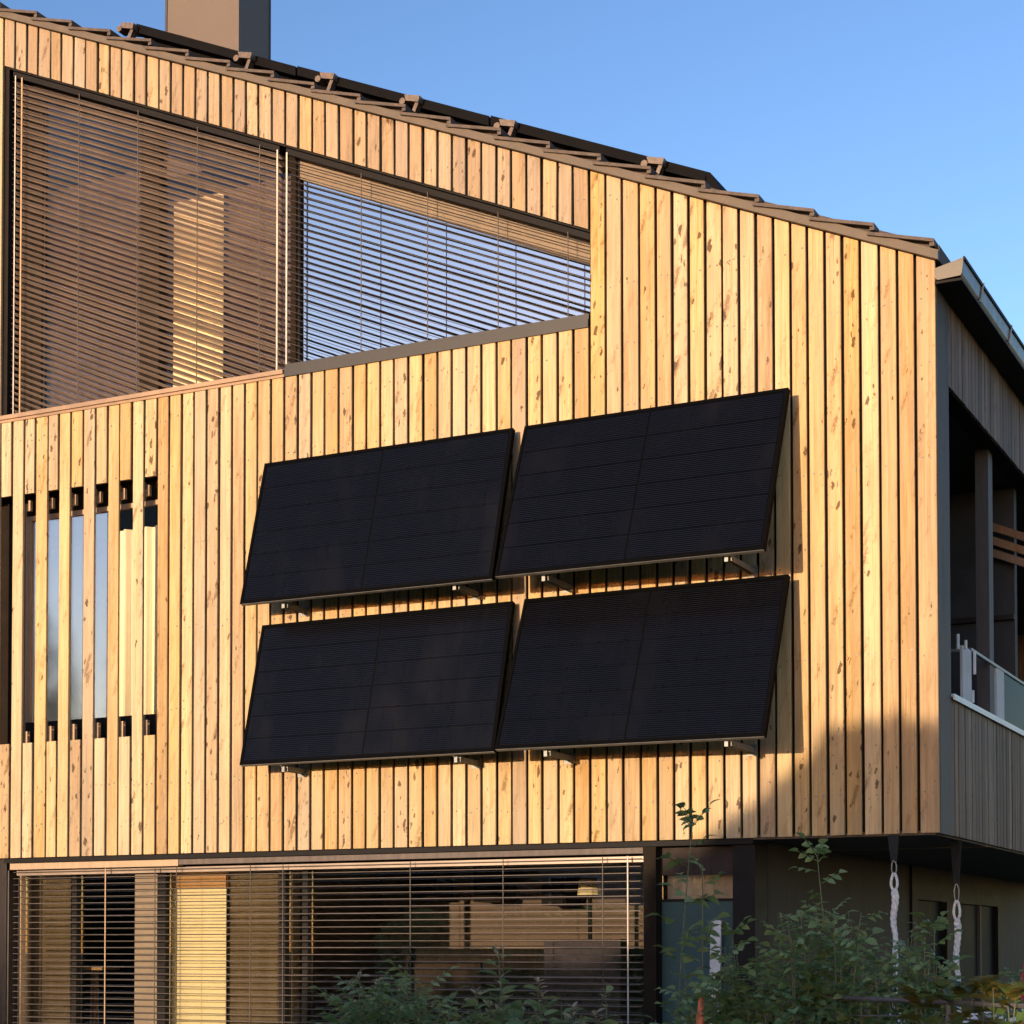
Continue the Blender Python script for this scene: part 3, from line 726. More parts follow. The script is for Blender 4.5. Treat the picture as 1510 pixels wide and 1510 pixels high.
specs = [
 ([(387,684,-.04),(757,631,-.08),(725,853,-.41),(357,890,-.33)], 'upper left black solar panel, below the gable window sill', ((420, 893), (672, 866))),
 ([(768,628,-.04),(1162,573,-.14),(1127,808,-.57),(735,850,-.43)], 'upper right black solar panel, its tip highest on the facade', ((803, 853), (1072, 824))),
 ([(385,922,-.04),(755,887,-.07),(730,1107,-.38),(355,1128,-.31)], 'lower left black solar panel, nearest the slatted window', ((420, 1134), (674, 1120))),
 ([(768,884,-.04),(1163,847,-.14),(1127,1085,-.57),(735,1104,-.42)], 'lower right black solar panel, above the rose bushes', ((806, 1111), (1072, 1096)))]
for quad, label, feet in specs:
    root, w, h = solar_panel(*quad, label)
    inv = (Matrix.Translation(root.location) @ root.rotation_euler.to_matrix().to_4x4()).inverted()
    for px_, py_ in feet:
        # arm from the lower edge back to a plate on the planks
        dl, dr = quad[3][2], quad[2][2]; t = (px_ - quad[3][0]) / (quad[2][0] - quad[3][0]); yo = dl + (dr - dl) * t
        a = fy(px_, py_, yo + .1); z0 = a.z - .012
        ar = MB()
        ar.box(a.x - .003, a.x + .001, yo + .08, -.004, z0 - .008, z0 + .028)
        ar.box(a.x + .033, a.x + .037, yo + .08, -.004, z0 - .008, z0 + .028)
        ar.box(a.x + .0015, a.x + .0325, yo + .085, -.006, z0 + .02, z0 + .024)
        ar.box(a.x - .025, a.x + .06, -.0035, -.0005, z0 - .03, z0 + .045)
        ar.box(a.x - .006, a.x + .018, yo + .066, yo + .0795, z0 - .012, z0 + .03)
        ar.tube([(a.x - .006, yo + .12, z0 + .012), (a.x + .04, yo + .12, z0 + .012)], .006, 6)
        ar.hexa([(a.x - .003, yo + .055, z0 + .026), (a.x + .012, yo + .055, z0 + .026), (a.x - .003, yo + .065, z0 + .026), (a.x + .012, yo + .065, z0 + .026),
                 (a.x - .04, yo + .035, z0 + .05), (a.x - .025, yo + .035, z0 + .05), (a.x - .04, yo + .045, z0 + .05), (a.x - .025, yo + .045, z0 + .05)])
        ar.v = [tuple(inv @ Vector(q)) for q in ar.v]
        ar.build('bracket', M['silver'], root)

# ------------------------------------------------------------------ things seen in the windows
def sheet(name, mat, label, cat, x0, x1, y, z0, z1, amp=.02, waves=4, group=None):
    k = waves * 8
    def row(z, q): return [(x0 + (x1 - x0) * i / k, y + amp * math.sin(i / k * waves * 2 * math.pi) * q, z) for i in range(k + 1)]
    m = MB()
    f0, f1 = row(z0, 1), row(z1, .7)
    b0 = [(a, b + .004, c) for a, b, c in f0]; b1 = [(a, b + .004, c) for a, b, c in f1]
    m.loft([f0 + b0[::-1], f1 + b1[::-1]])
    o = m.build(name, mat); return tag(o, label, cat, group)
a = fy(257, 300, .24); b = fy(329, 550, .24)
box('bright_panel', M['shade'], None, a.x, b.x, .236, .242, 6.0, a.z)  # added panel, the sunlit patch put into its cream colour
tag(bpy.data.objects['bright_panel'], 'cream panel added for the bright sunlit patch behind the gable window blind', 'shade')
a = fy(245, 1310, .34); b = fy(334, 1310, .34)
lo = box('bright_panel', M['shade'], None, a.x, b.x, .336, .342, .3, a.z)  # added panel, a bright reflection put into its cream colour
tag(lo, 'cream panel added for the bright reflection in the ground floor window', 'shade')
box('amber_strip', M['patch_top'], lo, a.x, b.x, .33, .37, a.z + .001, 2.35)  # amber strip paints the darker orange top of the reflection
sheet('curtain', M['curtain'], 'cream curtain hanging in the slatted window', 'curtain', fy(174, 900, .25).x, fy(236, 900, .25).x, .25, SZ0 + .12, 5.12, .034, 4)
sheet('curtain', M['olive_curtain'], 'thin olive curtain at the left end of the ground floor window', 'curtain', fy(33, 1400, .4).x, fy(104, 1400, .4).x, .4, .3, 2.34, .012, 3)
sheet('curtain', M['olive_curtain'], 'thin olive curtain right of the added cream panel', 'curtain', fy(337, 1400, .38).x, fy(442, 1400, .38).x, .38, .3, 2.34, .012, 4)
sheet('curtain', M['stripe_curtain'], 'brown and white striped curtain behind the narrow transom', 'curtain', -1.92, -1.39, .24, 1.6, 2.28, .03, 3)
sheet('curtain', M['brown_curtain'], 'brown curtain behind the left half of the gable window blind', 'curtain', fy(55, 400, .27).x, fy(218, 400, .27).x, .27, 6.0, 8.05, .012, 7)
sheet('curtain', M['brown_curtain'], 'brown curtain behind the gable window blind, beside the added cream panel', 'curtain', fy(238, 400, .30).x, XM - .06, .30, 6.0, 7.75, .012, 6)
# room of the ground floor
def furn(name, label, cat, mat, boxes, loc):
    t = thing(name, label, cat, loc)
    for nm, mm, bx in boxes: box(nm, M[mm], t, *bx)
    return t
def P(px_, py_, Y): return fy(px_, py_, Y)
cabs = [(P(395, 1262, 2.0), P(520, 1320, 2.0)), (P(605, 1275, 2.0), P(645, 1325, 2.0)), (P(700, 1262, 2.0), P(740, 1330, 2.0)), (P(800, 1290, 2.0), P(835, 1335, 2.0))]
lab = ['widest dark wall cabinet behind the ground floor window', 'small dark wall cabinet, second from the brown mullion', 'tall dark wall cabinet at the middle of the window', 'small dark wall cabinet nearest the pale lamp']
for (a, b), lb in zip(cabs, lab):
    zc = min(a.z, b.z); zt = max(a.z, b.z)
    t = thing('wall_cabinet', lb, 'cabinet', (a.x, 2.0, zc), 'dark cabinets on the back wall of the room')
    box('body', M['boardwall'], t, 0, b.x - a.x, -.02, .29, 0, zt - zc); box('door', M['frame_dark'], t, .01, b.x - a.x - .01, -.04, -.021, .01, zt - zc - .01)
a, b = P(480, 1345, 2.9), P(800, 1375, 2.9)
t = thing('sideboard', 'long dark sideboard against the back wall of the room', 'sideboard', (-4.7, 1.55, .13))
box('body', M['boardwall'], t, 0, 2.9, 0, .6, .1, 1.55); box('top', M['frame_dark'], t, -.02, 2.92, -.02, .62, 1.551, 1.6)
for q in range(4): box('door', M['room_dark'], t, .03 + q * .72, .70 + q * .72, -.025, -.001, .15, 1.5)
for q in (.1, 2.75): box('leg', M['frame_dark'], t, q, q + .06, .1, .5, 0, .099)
a, b = P(802, 1385, .7), P(915, 1385, .7)
M['mauve'] = plain('mauve_cloth', (.075, .066, .09), .9, vary=.15, scale=12)
t = thing('armchair', 'grey mauve armchair with a high back inside the window', 'armchair', (a.x, .7, .13))
ww = b.x - a.x
box('backrest', M['mauve'], t, 0, ww, .0, .16, .35, a.z - .13); box('seat', M['mauve'], t, .1, ww - .1, .161, .8, .2, .48)
box('arm', M['mauve'], t, 0, .099, .161, .8, .2, .66); box('arm', M['mauve'], t, ww - .099, ww, .161, .8, .2, .66)
for q in (.04, ww - .1): box('leg', M['frame_dark'], t, q, q + .06, .1, .7, 0, .199)
a = P(870, 1305, 1.6)
t = thing('table_lamp', 'small pale lamp shade beside the dark cabinets', 'lamp', (a.x, 1.6, .13))
MB().tube([(0, 0, .0), (0, 0, a.z - .2)], .018, 8).build('pole', M['frame_dark'], t)
MB().tube([(0, 0, a.z - .21), (0, 0, a.z - .09)], [.1, .085], 12).build('lamp_shade', M['shade'], t)
MB().tube([(0, 0, 0), (0, 0, .02)], .12, 12).build('base', M['frame_dark'], t)
a = P(370, 1508, .5); b = P(384, 1472, .5)
pts = []
rr = .085
for i in range(13):
    q = math.pi * (1 - i / 12); pts.append((rr * math.cos(q), 0, .42 + rr * math.sin(q)))
t = thing('faucet', 'thin arched faucet behind the ground floor blind', 'faucet', (b.x, .5, b.z - .5))
MB().tube([(-rr, 0, -1.0)] + pts + [(rr, 0, .35)], .007, 6).build('spout', M['silver'], t)
MB().tube([(-rr, 0, -1.02), (-rr, 0, -.98)], .03, 8).build('base', M['silver'], t)

# ------------------------------------------------------------------ plants
def leaf_mesh(name, mat, leaflets=5, L=.05, Wd=.032, lobed=False):
    m = MB()
    def blade(o, ang, Lf, Wf, droop):
        c, s = math.cos(ang), math.sin(ang)
        prof = [(0, 0), (.25, .75), (.55, 1), (.82, .6), (1, 0)]
        if lobed: prof = [(0, 0), (.05, .9), (.3, .55), (.42, 1.1), (.62, .55), (.72, .7), (1, 0)]
        mid = []; lf = []; rt = []
        for t, w in prof:
            z = -droop * t * t * Lf
            f = lambda xx, yy: (o[0] + xx * c - yy * s, o[1] + xx * s + yy * c, o[2])
            p = f(t * Lf, 0); mid.append((p[0], p[1], p[2] + z))
            p = f(t * Lf, w * Wf); lf.append((p[0], p[1], p[2] + z + w * Wf * .28))
            p = f(t * Lf, -w * Wf); rt.append((p[0], p[1], p[2] + z + w * Wf * .28))
        k = len(prof); m.add(mid + lf[1:-1] + rt[1:-1], [])
        base = len(m.v) - (k + 2 * (k - 2)); LI = lambda i: base + (i if i in (0, k - 1) else k + i - 1); RI = lambda i: base + (i if i in (0, k - 1) else k + (k - 2) + i - 1)
        for i in range(k - 1):
            for S, flip in ((LI, 0), (RI, 1)):
                q = [base + i, base + i + 1, S(i + 1), S(i)]
                q2 = []
                for w in q:
                    if w not in q2: q2.append(w)
                if len(q2) > 2: m.f.append(tuple(q2[::-1] if flip else q2))
    if leaflets == 1: blade((0, 0, 0), 0, L, Wd, .35)
    else:
        n = leaflets // 2
        for i in range(n):
            x0 = L * (.55 + .75 * i)
            for sg in (1, -1): blade((x0, 0, -.02 * x0), sg * 1.05, L * .85, Wd * .8, .4)
        xe = L * (.55 + .75 * n); blade((xe, 0, -.05 * xe), 0, L, Wd, .5)
        r = .0022
        m.add([(0, -r, 0), (0, r, 0), (xe, r * .6, -.05 * xe), (xe, -r * .6, -.05 * xe), (0, 0, -r), (xe, 0, -.05 * xe - r)], [(0, 1, 2, 3), (0, 3, 5, 4), (1, 4, 5, 2)])
    me = bpy.data.meshes.new(name); me.from_pydata(m.v, [], m.f); me.materials.append(mat)
    for p in me.polygons: p.use_smooth = True
    return me
LM = {
 'rose': [leaf_mesh('rose_leaf', M['leaf'], 5, .046, .019), leaf_mesh('rose_leaf', M['leaf'], 3, .055, .022), leaf_mesh('rose_leaf', M['leaf_blue'], 5, .042, .018)],
 'young': [leaf_mesh('young_leaf', M['leaf_light'], 3, .05, .02), leaf_mesh('young_leaf', M['leaf'], 5, .044, .018)],
 'shrub': [leaf_mesh('shrub_leaf', M['leaf_blue'], 1, .10, .024), leaf_mesh('shrub_leaf', M['leaf'], 1, .085, .021)],
 'pinnate': [leaf_mesh('pinnate_leaf', M['leaf'], 7, .05, .012), leaf_mesh('pinnate_leaf', M['leaf_blue'], 7, .045, .011)],
 'pale': [leaf_mesh('pale_leaf', M['leaf_pale'], 1, .05, .011)],
 'vine': [leaf_mesh('vine_leaf', M['leaf_yellow'], 1, .095, .05, True), leaf_mesh('vine_leaf', M['leaf_light'], 1, .08, .042, True), leaf_mesh('vine_leaf', M['leaf_yellow'], 1, .08, .044, True)],
 'round': [leaf_mesh('round_leaf', M['leaf_light'], 1, .08, .034)],
}
def leaf_mtx(p, d, roll, s):
    d = d.normalized(); up = Vector((0, 0, 1)); side = up.cross(d)
    if side.length < .05: side = Vector((1, 0, 0))
    side.normalize(); up = d.cross(side)
    R = Matrix((d, side, up)).transposed().to_4x4()
    return Matrix.Translation(p) @ R @ Matrix.Rotation(roll, 4, 'X') @ Matrix.Scale(s, 4)
def curve(a, b, bend, k=9):
    a, b = Vector(a), Vector(b); pts = []
    for i in range(k):
        t = i / (k - 1); p = a.lerp(b, t); q = math.sin(t * math.pi) ; p += bend * q
        pts.append(p)
    return pts
def plant(name, label, cat, base, shoots, group=None, budget=280, stem_r=.006, stem_mat='stem'):
    """shoots: (tip, leaf set, leaf step, leaf scale, where leaves begin 0..1, tip set)"""
    root = thing(name, label, cat, base, group); b0 = Vector(base)
    stems = MB(); placed = []
    for tip, kind, step, sc, t0, tipkind in shoots:
        tip = Vector(tip) - b0
        bs = Vector((random.uniform(-.12, .12), random.uniform(-.1, .1), 0)) + Vector((tip.x * .45, tip.y * .45, 0))
        bend = Vector((random.uniform(-.07, .07), random.uniform(-.06, .06), .02)) * tip.length * .5
        pts = curve(bs, tip, bend)
        stems.tube(pts, [stem_r * (1 - .75 * i / 8) + .0012 for i in range(9)], 5)
        L = sum((pts[i + 1] - pts[i]).length for i in range(8)); t = t0; az = random.uniform(0, 6.28)
        while t < 1.0:
            f = t * 8; i = min(7, int(f)); p = pts[i].lerp(pts[i + 1], f - i); ax = (pts[i + 1] - pts[i]).normalized()
            az += 2.4 + random.uniform(-.4, .4)
            d = Vector((math.cos(az), math.sin(az), random.uniform(-.1, .55))) + ax * .35
            s = sc * 1.65 * random.uniform(.7, 1.2) * (1 - .4 * max(0, t - .75) / .25)
            placed.append((random.choice(LM[kind]), leaf_mtx(p + d.normalized() * .012, d, random.uniform(-.7, .7), s), p.z + b0.z))
            t += step * 1.25 / L * random.uniform(.7, 1.3)
        if tipkind:
            for _ in range(5):
                az += 2.1; d = Vector((math.cos(az), math.sin(az), random.uniform(.5, 1.6)))
                placed.append((random.choice(LM[tipkind]), leaf_mtx(tip - Vector((0, 0, random.uniform(0, .05))), d, random.uniform(-.6, .6), sc * random.uniform(.8, 1.2)), 9))
    stems.build('stem', M[stem_mat], root)
    placed.sort(key=lambda q: -q[2])
    for me, mt, _ in placed[:budget]: at(me, 'leaf', root, mt)
    rest = placed[budget:]
    if rest:
        for mat in {id(q[0].materials[0]): q[0].materials[0] for q in rest}.values():
            fm = MB()
            for me, mt, _ in rest:
                if me.materials[0] is mat: fm.add([mt @ v.co for v in me.vertices], [tuple(p.vertices) for p in me.polygons])
            me2 = bpy.data.meshes.new('foliage'); me2.from_pydata(fm.v, [], fm.f); me2.materials.append(mat)
            for p in me2.polygons: p.use_smooth = True
            o = bpy.data.objects.new('foliage', me2); COL.objects.link(o); o.parent = root; o['kind'] = 'stuff'
    return root
def tips(n, px0, px1, top, Y, jit=.25, drop=70, kind='rose', step=.05, sc=1.0, t0=.35, tk=None):
    out = []
    for i in range(n):
        p = px0 + (px1 - px0) * (i + random.random()) / n
        q = top(p) + random.random() ** 1.3 * drop
        out.append((fy(p, q, Y + random.uniform(-jit, jit)), kind, step, sc, t0, tk))
    return out
def lin(*pts):
    def f(p):
        for (a, b), (c, d) in zip(pts, pts[1:]):
            if p <= c: return b + (d - b) * (p - a) / (c - a)
        return pts[-1][1]
    return f
YR = -2.0
def gbase(px_, Y): q = fy(px_, 1500, Y); return (q.x, Y, 0)
# roses before the recessed corner
plant('climbing_rose', 'tall thin climbing rose shoot rising past the frosted teal pane', 'rose', gbase(1030, YR),
      [(fy(1022, 1205, YR), 'young', .075, 1.35, .62, 'young'), (fy(1036, 1275, YR - .1), 'rose', .085, 1.25, .5, None), (fy(1008, 1420, YR), 'young', .06, .9, .7, None), (fy(1052, 1440, YR), 'rose', .06, 1.0, .5, None)] +
      tips(9, 985, 1075, lin((985, 1470), (1030, 1440), (1075, 1430)), YR, kind='rose', step=.055, t0=.7, drop=60), budget=240)
plant('rose_bush', 'slender rose bush with a crown of leaves left of the hanging ropes', 'rose', gbase(1200, YR),
      [(fy(1205, 1262, YR), 'young', .055, 1.2, .55, 'young'), (fy(1150, 1345, YR), 'rose', .05, 1.1, .5, None), (fy(1270, 1345, YR), 'rose', .05, 1.1, .5, None)] +
      tips(26, 1120, 1285, lin((1120, 1385), (1160, 1340), (1210, 1330), (1260, 1345), (1285, 1380)), YR, kind='rose', step=.05, t0=.5, drop=90), budget=300)
plant('rose_bush', 'low rose bush between the teal pane and the slender rose', 'rose', gbase(1085, YR + .1),
      [(fy(1079, 1370, YR), 'young', .05, 1.1, .5, 'young')] + tips(14, 1060, 1130, lin((1060, 1400), (1085, 1385), (1130, 1405)), YR, kind='rose', step=.05, t0=.5, drop=80), budget=240)
plant('rose_bush', 'leafy rose bush around the foot of the left hanging rope', 'rose', gbase(1335, YR - .1),
      [(fy(1378, 1365, YR), 'young', .045, 1.2, .6, 'young'), (fy(1345, 1372, YR), 'young', .05, 1.2, .6, None)] +
      tips(20, 1290, 1390, lin((1290, 1400), (1340, 1378), (1390, 1380)), YR, kind='rose', step=.05, t0=.76, drop=80), budget=280)
plant('rose_bush', 'rose bush at the right edge carrying one white bloom', 'rose', gbase(1490, YR + .2),
      tips(9, 1455, 1530, lin((1455, 1440), (1480, 1415), (1530, 1420)), YR, kind='rose', step=.05, t0=.6, drop=40), budget=160)
# shrubs before the blind
YS = -2.4
plant('shrub', 'shrub with feathery cut leaves and dry pale flower heads', 'shrub', gbase(545, YS),
      [(fy(530, 1432, YS), 'pale', .03, 1.0, .93, 'pale'), (fy(556, 1446, YS), 'pale', .03, 1.0, .94, 'pale'), (fy(518, 1447, YS), 'pale', .03, 1.0, .94, 'pale')] +
      tips(15, 500, 600, lin((500, 1458), (545, 1450), (600, 1456)), YS, kind='pinnate', step=.055, sc=1.15, t0=.6, drop=40), group='shrubs below the ground floor window', budget=260)
plant('shrub', 'feathery shrub with one arching leaf spray, right of the dry flower heads', 'shrub', gbase(625, YS),
      [(fy(612, 1442, YS), 'pinnate', .05, 1.3, .8, None), (fy(628, 1448, YS), 'pinnate', .05, 1.3, .8, None), (fy(600, 1455, YS), 'pinnate', .05, 1.2, .8, None)] +
      tips(12, 595, 690, lin((595, 1475), (690, 1488)), YS, kind='pinnate', step=.055, t0=.65, drop=30), group='shrubs below the ground floor window', budget=220)
plant('shrub', 'tallest shrub before the blind, an upright spire of pointed leaves', 'shrub', gbase(735, YS),
      [(fy(735, 1400, YS), 'shrub', .022, 1.0, .72, 'pale'), (fy(702, 1458, YS), 'pale', .03, 1.0, .95, 'pale')] +
      tips(16, 690, 780, lin((690, 1480), (735, 1440), (780, 1476)), YS, kind='shrub', step=.04, sc=1.1, t0=.6, drop=50), group='shrubs below the ground floor window', budget=280)
plant('shrub', 'bluish shrub with silvery forked tips, right of the upright spire', 'shrub', gbase(815, YS),
      [(fy(793, 1447, YS), 'pale', .03, 1.1, .9, 'pale'), (fy(800, 1462, YS), 'shrub', .03, 1.0, .8, 'pale')] +
      tips(11, 775, 860, lin((775, 1478), (820, 1470), (860, 1492)), YS, kind='shrub', step=.04, t0=.65, drop=30), group='shrubs below the ground floor window', budget=200)
plant('shrub', 'sparse shrub with thin silvery shoots near the black post', 'shrub', gbase(890, YS),
      [(fy(893, 1462, YS), 'shrub', .035, .9, .9, 'pale'), (fy(845, 1485, YS), 'pale', .03, 1.0, .93, 'pale'), (fy(879, 1490, YS), 'pale', .03, 1.0, .95, 'pale')] +
      tips(7, 850, 980, lin((850, 1495), (980, 1502)), YS, kind='shrub', step=.05, t0=.75, drop=20), group='shrubs below the ground floor window', budget=160)
plant('shrub', 'low shrub with round bright green leaves under the feathery ones', 'shrub', gbase(520, YS - .3),
      tips(7, 500, 560, lin((500, 1494), (525, 1486), (560, 1500)), YS - .3, kind='round', step=.05, sc=1.0, t0=.85, drop=14), group='shrubs below the ground floor window', budget=120)
# fence rail with a vine
ra_ = fy(1100, 1465, -1.5); rb_ = fz(1525, 1484, ra_.z)
fence = thing('garden_rail', 'thin grey garden rail crossing behind the roses', 'rail', (ra_.x, ra_.y, 0))
o_ = Vector((ra_.x, ra_.y, 0)); dv = rb_ - ra_
MB().tube([ra_ - o_, rb_ + dv * .5 - o_], .013, 8).build('rail', M['rail'], fence)
MB().tube([ra_ + dv * .6 - o_ - Vector((0, 0, .075)), rb_ + dv * .5 - o_ - Vector((0, 0, .09))], .005, 6).build('wire', M['rail'], fence)
MB().tube([ra_ + dv * .2 - o_ - Vector((0, 0, .11)), ra_ + dv * .62 - o_ - Vector((0, 0, .076))], .005, 6).build('wire', M['rail'], fence)
for q in (.0, .75, 1.5):
    p = ra_ + dv * q - o_; MB().tube([(p.x, p.y, 0), (p.x, p.y, p.z - .012)], .014, 8).build('post', M['rail'], fence)
vs = []
for i in range(11):
    p = 1345 + i * 15 + random.uniform(-5, 5); t = (p - 1100) / 425; yy = ra_.y + dv.y * t - .08
    vs.append((fy(p, random.uniform(1448, 1470) + (12 if i < 3 else 0), yy), 'vine', .045, 1.0, .84, 'vine'))
vy = ra_.y + dv.y * .72 - .05
plant('grape_vine', 'yellowing vine with broad lobed leaves draped over the rail', 'vine', (fy(1420, 1500, vy).x, vy, 0), vs, budget=140)
# white bloom on the rose at the right edge
wr = fy(1504, 1460, YR - .1); bl_ = MB()
for rg, (nn, rr_, op) in enumerate(((3, .018, .25), (5, .034, .6), (6, .048, 1.0))):
    for k in range(nn):
        an = 2 * math.pi * k / nn + rg * .5; c, s = math.cos(an), math.sin(an); t_ = Vector((-s, c, 0)); ro = Vector((c, s, 0))
        b_ = ro * (.004 + rg * .004); e1 = ro * rr_ * op + Vector((0, 0, rr_ * (1.25 - .5 * op)))
        pts = [b_ - t_ * .008, b_ + t_ * .008, e1 * .6 + t_ * rr_ * .5, e1 + t_ * rr_ * .25, e1 - t_ * rr_ * .25, e1 * .6 - t_ * rr_ * .5]
        bl_.add([wr + q for q in pts] + [wr + q + ro * .0025 for q in pts], [(0, 1, 2, 3, 4, 5), (11, 10, 9, 8, 7, 6)] + [(i, (i + 1) % 6, 6 + (i + 1) % 6, 6 + i) for i in range(6)])
rbush = [o for o in bpy.data.objects if o.get('label', '').startswith('rose bush at the right edge')][0]
bl_.v = [tuple(Vector(q) - rbush.location) for q in bl_.v]
bl_.build('bloom', M['petal'], rbush)
# orange stake
a = fy(1033, 1468, YR - .15)
MB().tube([(a.x + .012, a.y, 0), (a.x + .006, a.y, a.z * .5), (a.x - .002, a.y, a.z - .12), (a.x + .004, a.y, a.z)], [.026, .025, .024, .012], 8).build('stake', M['orange'])
tag(bpy.data.objects['stake'], 'rough orange stake standing at the foot of the climbing rose', 'stake')
# pale board added in place of a pale reflection on the teal pane
a, b = fy(1046, 1357, .06), fy(1074, 1357, .06)
pb_ = MB().hexa([(a.x, -.05, 0), (b.x - .06, -.05, 0), (a.x, -.02, 0), (b.x - .06, -.02, 0), (a.x, .085, a.z), (b.x - .06, .085, a.z), (a.x, .11, a.z), (b.x - .06, .11, a.z)]).build('board', M['pale_board'])
tag(pb_, 'pale narrow board added for a reflection on the frosted teal pane', 'board')

# ------------------------------------------------------------------ hanging ropes under the overhang
def hanging(px_top, py_top, marks, label, name='hammock'):
    p = fz(px_top, py_top, ZB - .012)
    zz = lambda py_: fy(px_top, py_, p.y).z - p.z
    t = thing(name, label, 'hammock', p, 'hammock bundles hanging under the overhang')
    z1, z2, z3, z4, z5, z6, z7 = [zz(q) for q in marks]
    st = MB().hexa([(-.018, -.003, z1), (.018, -.003, z1), (-.018, .003, z1), (.018, .003, z1), (-.04, -.003, 0), (.034, -.003, 0), (-.04, .003, 0), (.034, .003, 0)])
    st.build('strap', M['strap'], t)
    ring = []
    h = (z1 + .012 - z2) / 2; c = z2 + h
    for i in range(11): q = 2 * math.pi * i / 10; ring.append((.016 * math.sin(q), 0, c + h * math.cos(q)))
    MB().tube(ring, .0048, 6).build('carabiner', M['silver'], t)
    h = (z2 + .01 - z3) / 2; c = z3 + h; ring = []
    for i in range(13): q = 2 * math.pi * i / 12; ring.append((.02 * math.sin(q) * (1 - .3 * math.cos(q)), 0, c + h * math.cos(q)))
    MB().tube(ring, .009, 6).build('loop', M['rope'], t)
    rp = MB(); k = 60; Lr = abs(z4 - z3)
    for st_ in range(3):
        pts = []; rr_ = []
        for i in range(k + 1):
            f = i / k; an = f * Lr / .12 * 2 * math.pi + st_ * 2.094; w_ = (.0125 if f < .15 else .0115) * (1 - .4 * f) * min(1, f * 12 + .3)
            pts.append((.006 * math.sin(f * 9) + w_ * math.cos(an), .004 * math.cos(f * 7) + w_ * math.sin(an), z3 + (z4 - z3) * f)); rr_.append((.0145 - .005 * f))
        rp.tube(pts, rr_, 6)
    smooth(rp.build('rope', M['rope'], t))
    MB().tube([(.002, 0, z4), (.008, 0, (z4 + z5) / 2), (.0, 0, z5)], [.016, .024, .014], 7).build('tassel', M['rope'], t)
    rings = []
    for i in range(9):
        f = i / 8; z = z6 + (z7 - z6) * f; r = .028 + .055 * min(1, f * 3.2)
        rings.append([(r * math.cos(q * .5236) * (1 + .16 * (q % 2)) + .012, r * .7 * math.sin(q * .5236) * (1 + .16 * (q % 2)), z) for q in range(12)])
    smooth(MB().loft(rings).build('cloth', M['stripe_cloth'], t))
    MB().tube([(.004, 0, z5 + .01), (.01, 0, z6 - .02)], .008, 6).build('cord', M['rope'], t)
    return t
hanging(1318, 1231.5, (1272, 1290, 1312, 1398, 1468, 1480, 1640), 'white roped hammock bundle hanging closer to the rose bushes, its cloth striped')
hanging(1410, 1239, (1306, 1330, 1356, 1462, 1478, 1494, 1640), 'white roped hammock bundle at the outer corner of the overhang')

# things on the terrace
a, b = fy(1438, 1484, .6), fy(1467, 1484, .6)
t = thing('garden_chair', 'white garden chair on the terrace behind the yellow vine', 'chair', (a.x, .6, 0))
ww = .46
box('seat', M['white_metal'], t, -.12, -.12 + ww, -.45, 0, .42, .46)
for q in (0, 1, 2): box('backrest', M['white_metal'], t, -.12 + q * .155, .022 + q * .155, .0, .03, .461, a.z)
for q in (-.12, -.16 + ww):
    for s_ in (-.45, -.04): box('leg', M['white_metal'], t, q, q + .04, s_, s_ + .04, 0, .419)
p = fy(1516, 1400, .9)
t = thing('parasol', 'closed red parasol at the right edge of the terrace', 'parasol', (p.x + .02, .9, 0))
MB().tube([(0, 0, .03), (0, 0, 2.0)], .02, 8).build('pole', M['white_metal'], t)
zc = fy(1508, 1388, .9).z
rings = [[(r * math.cos(q * .5236) * (1 + .2 * (q % 2)), r * math.sin(q * .5236) * (1 + .2 * (q % 2)), z) for q in range(12)] for z, r in ((.75, .09), (1.1, .08), (1.5, .065), (zc, .02))]
MB().loft(rings).build('canopy', M['red'], t)
MB().tube([(0, 0, 0), (0, 0, .06)], .22, 14).build('base', M['rail'], t)
# plant on a stand inside the ground floor window
a = fy(80, 1395, .75); b = fy(140, 1425, .75)
t = thing('plant_stand', 'slim plant stand inside the left part of the ground floor window', 'plant stand', (b.x, .75, .12))
box('top', M['guide'], t, -.17, .17, -.12, .12, b.z - .15, b.z - .12)
for q in (-.06, .0, .05): MB().tube([(q, 0, 0), (q * .5, 0, b.z - .151)], .012, 6).build('leg', M['guide'], t)
plant('house_plant', 'yellowing house plant indoors beside the plant stand', 'plant', (a.x, .8, .12),
      [(fy(100, 1385, .8), 'vine', .07, .8, .7, 'vine'), (fy(85, 1405, .75), 'vine', .07, .8, .7, 'vine'), (fy(68, 1430, .8), 'vine', .07, .7, .7, 'vine')], budget=60)

# ------------------------------------------------------------------ across the garden, behind the camera: what shades and mirrors in the house
def tree_blob(name, label, cat, centre_list, leaf_n, mat, trunk_base, size=.34, group=None):
    root = thing(name, label, cat, trunk_base, group); b0 = Vector(trunk_base)
    tb = MB(); top = max(c[0].z for c in centre_list)
    tb.tube([(0, 0, 0), (.05, 0, top * .4), (0, .05, top * .75)], [.17, .13, .06], 8)
    for c, r in centre_list[:10]: tb.tube([(.03, 0, top * .3), c - b0], [.06, .02], 5)
    tb.build('trunk', M['bark'], root)
    cr = MB()
    tot = sum(r ** 2 for _, r in centre_list)
    for c, r in centre_list:
        for _ in range(int(leaf_n * r * r / tot)):
            d = Vector((random.gauss(0, 1), random.gauss(0, 1), random.gauss(0, 1))).normalized() * r * random.uniform(.25, 1.04) ** .6
            p = c - b0 + d; s = size * random.uniform(.5, 1.1)
            u = Vector((random.gauss(0, 1), random.gauss(0, 1), random.gauss(0, 1))).normalized(); v = u.orthogonal().normalized()
            cr.add([p - u * s * .5, p + v * s * .26, p + u * s * .5, p - v * s * .26], [(0, 1, 2, 3)])
    me = bpy.data.meshes.new('crown'); me.from_pydata(cr.v, [], cr.f); me.materials.append(mat)
    o = bpy.data.objects.new('crown', me); COL.objects.link(o); o.parent = root
    return root
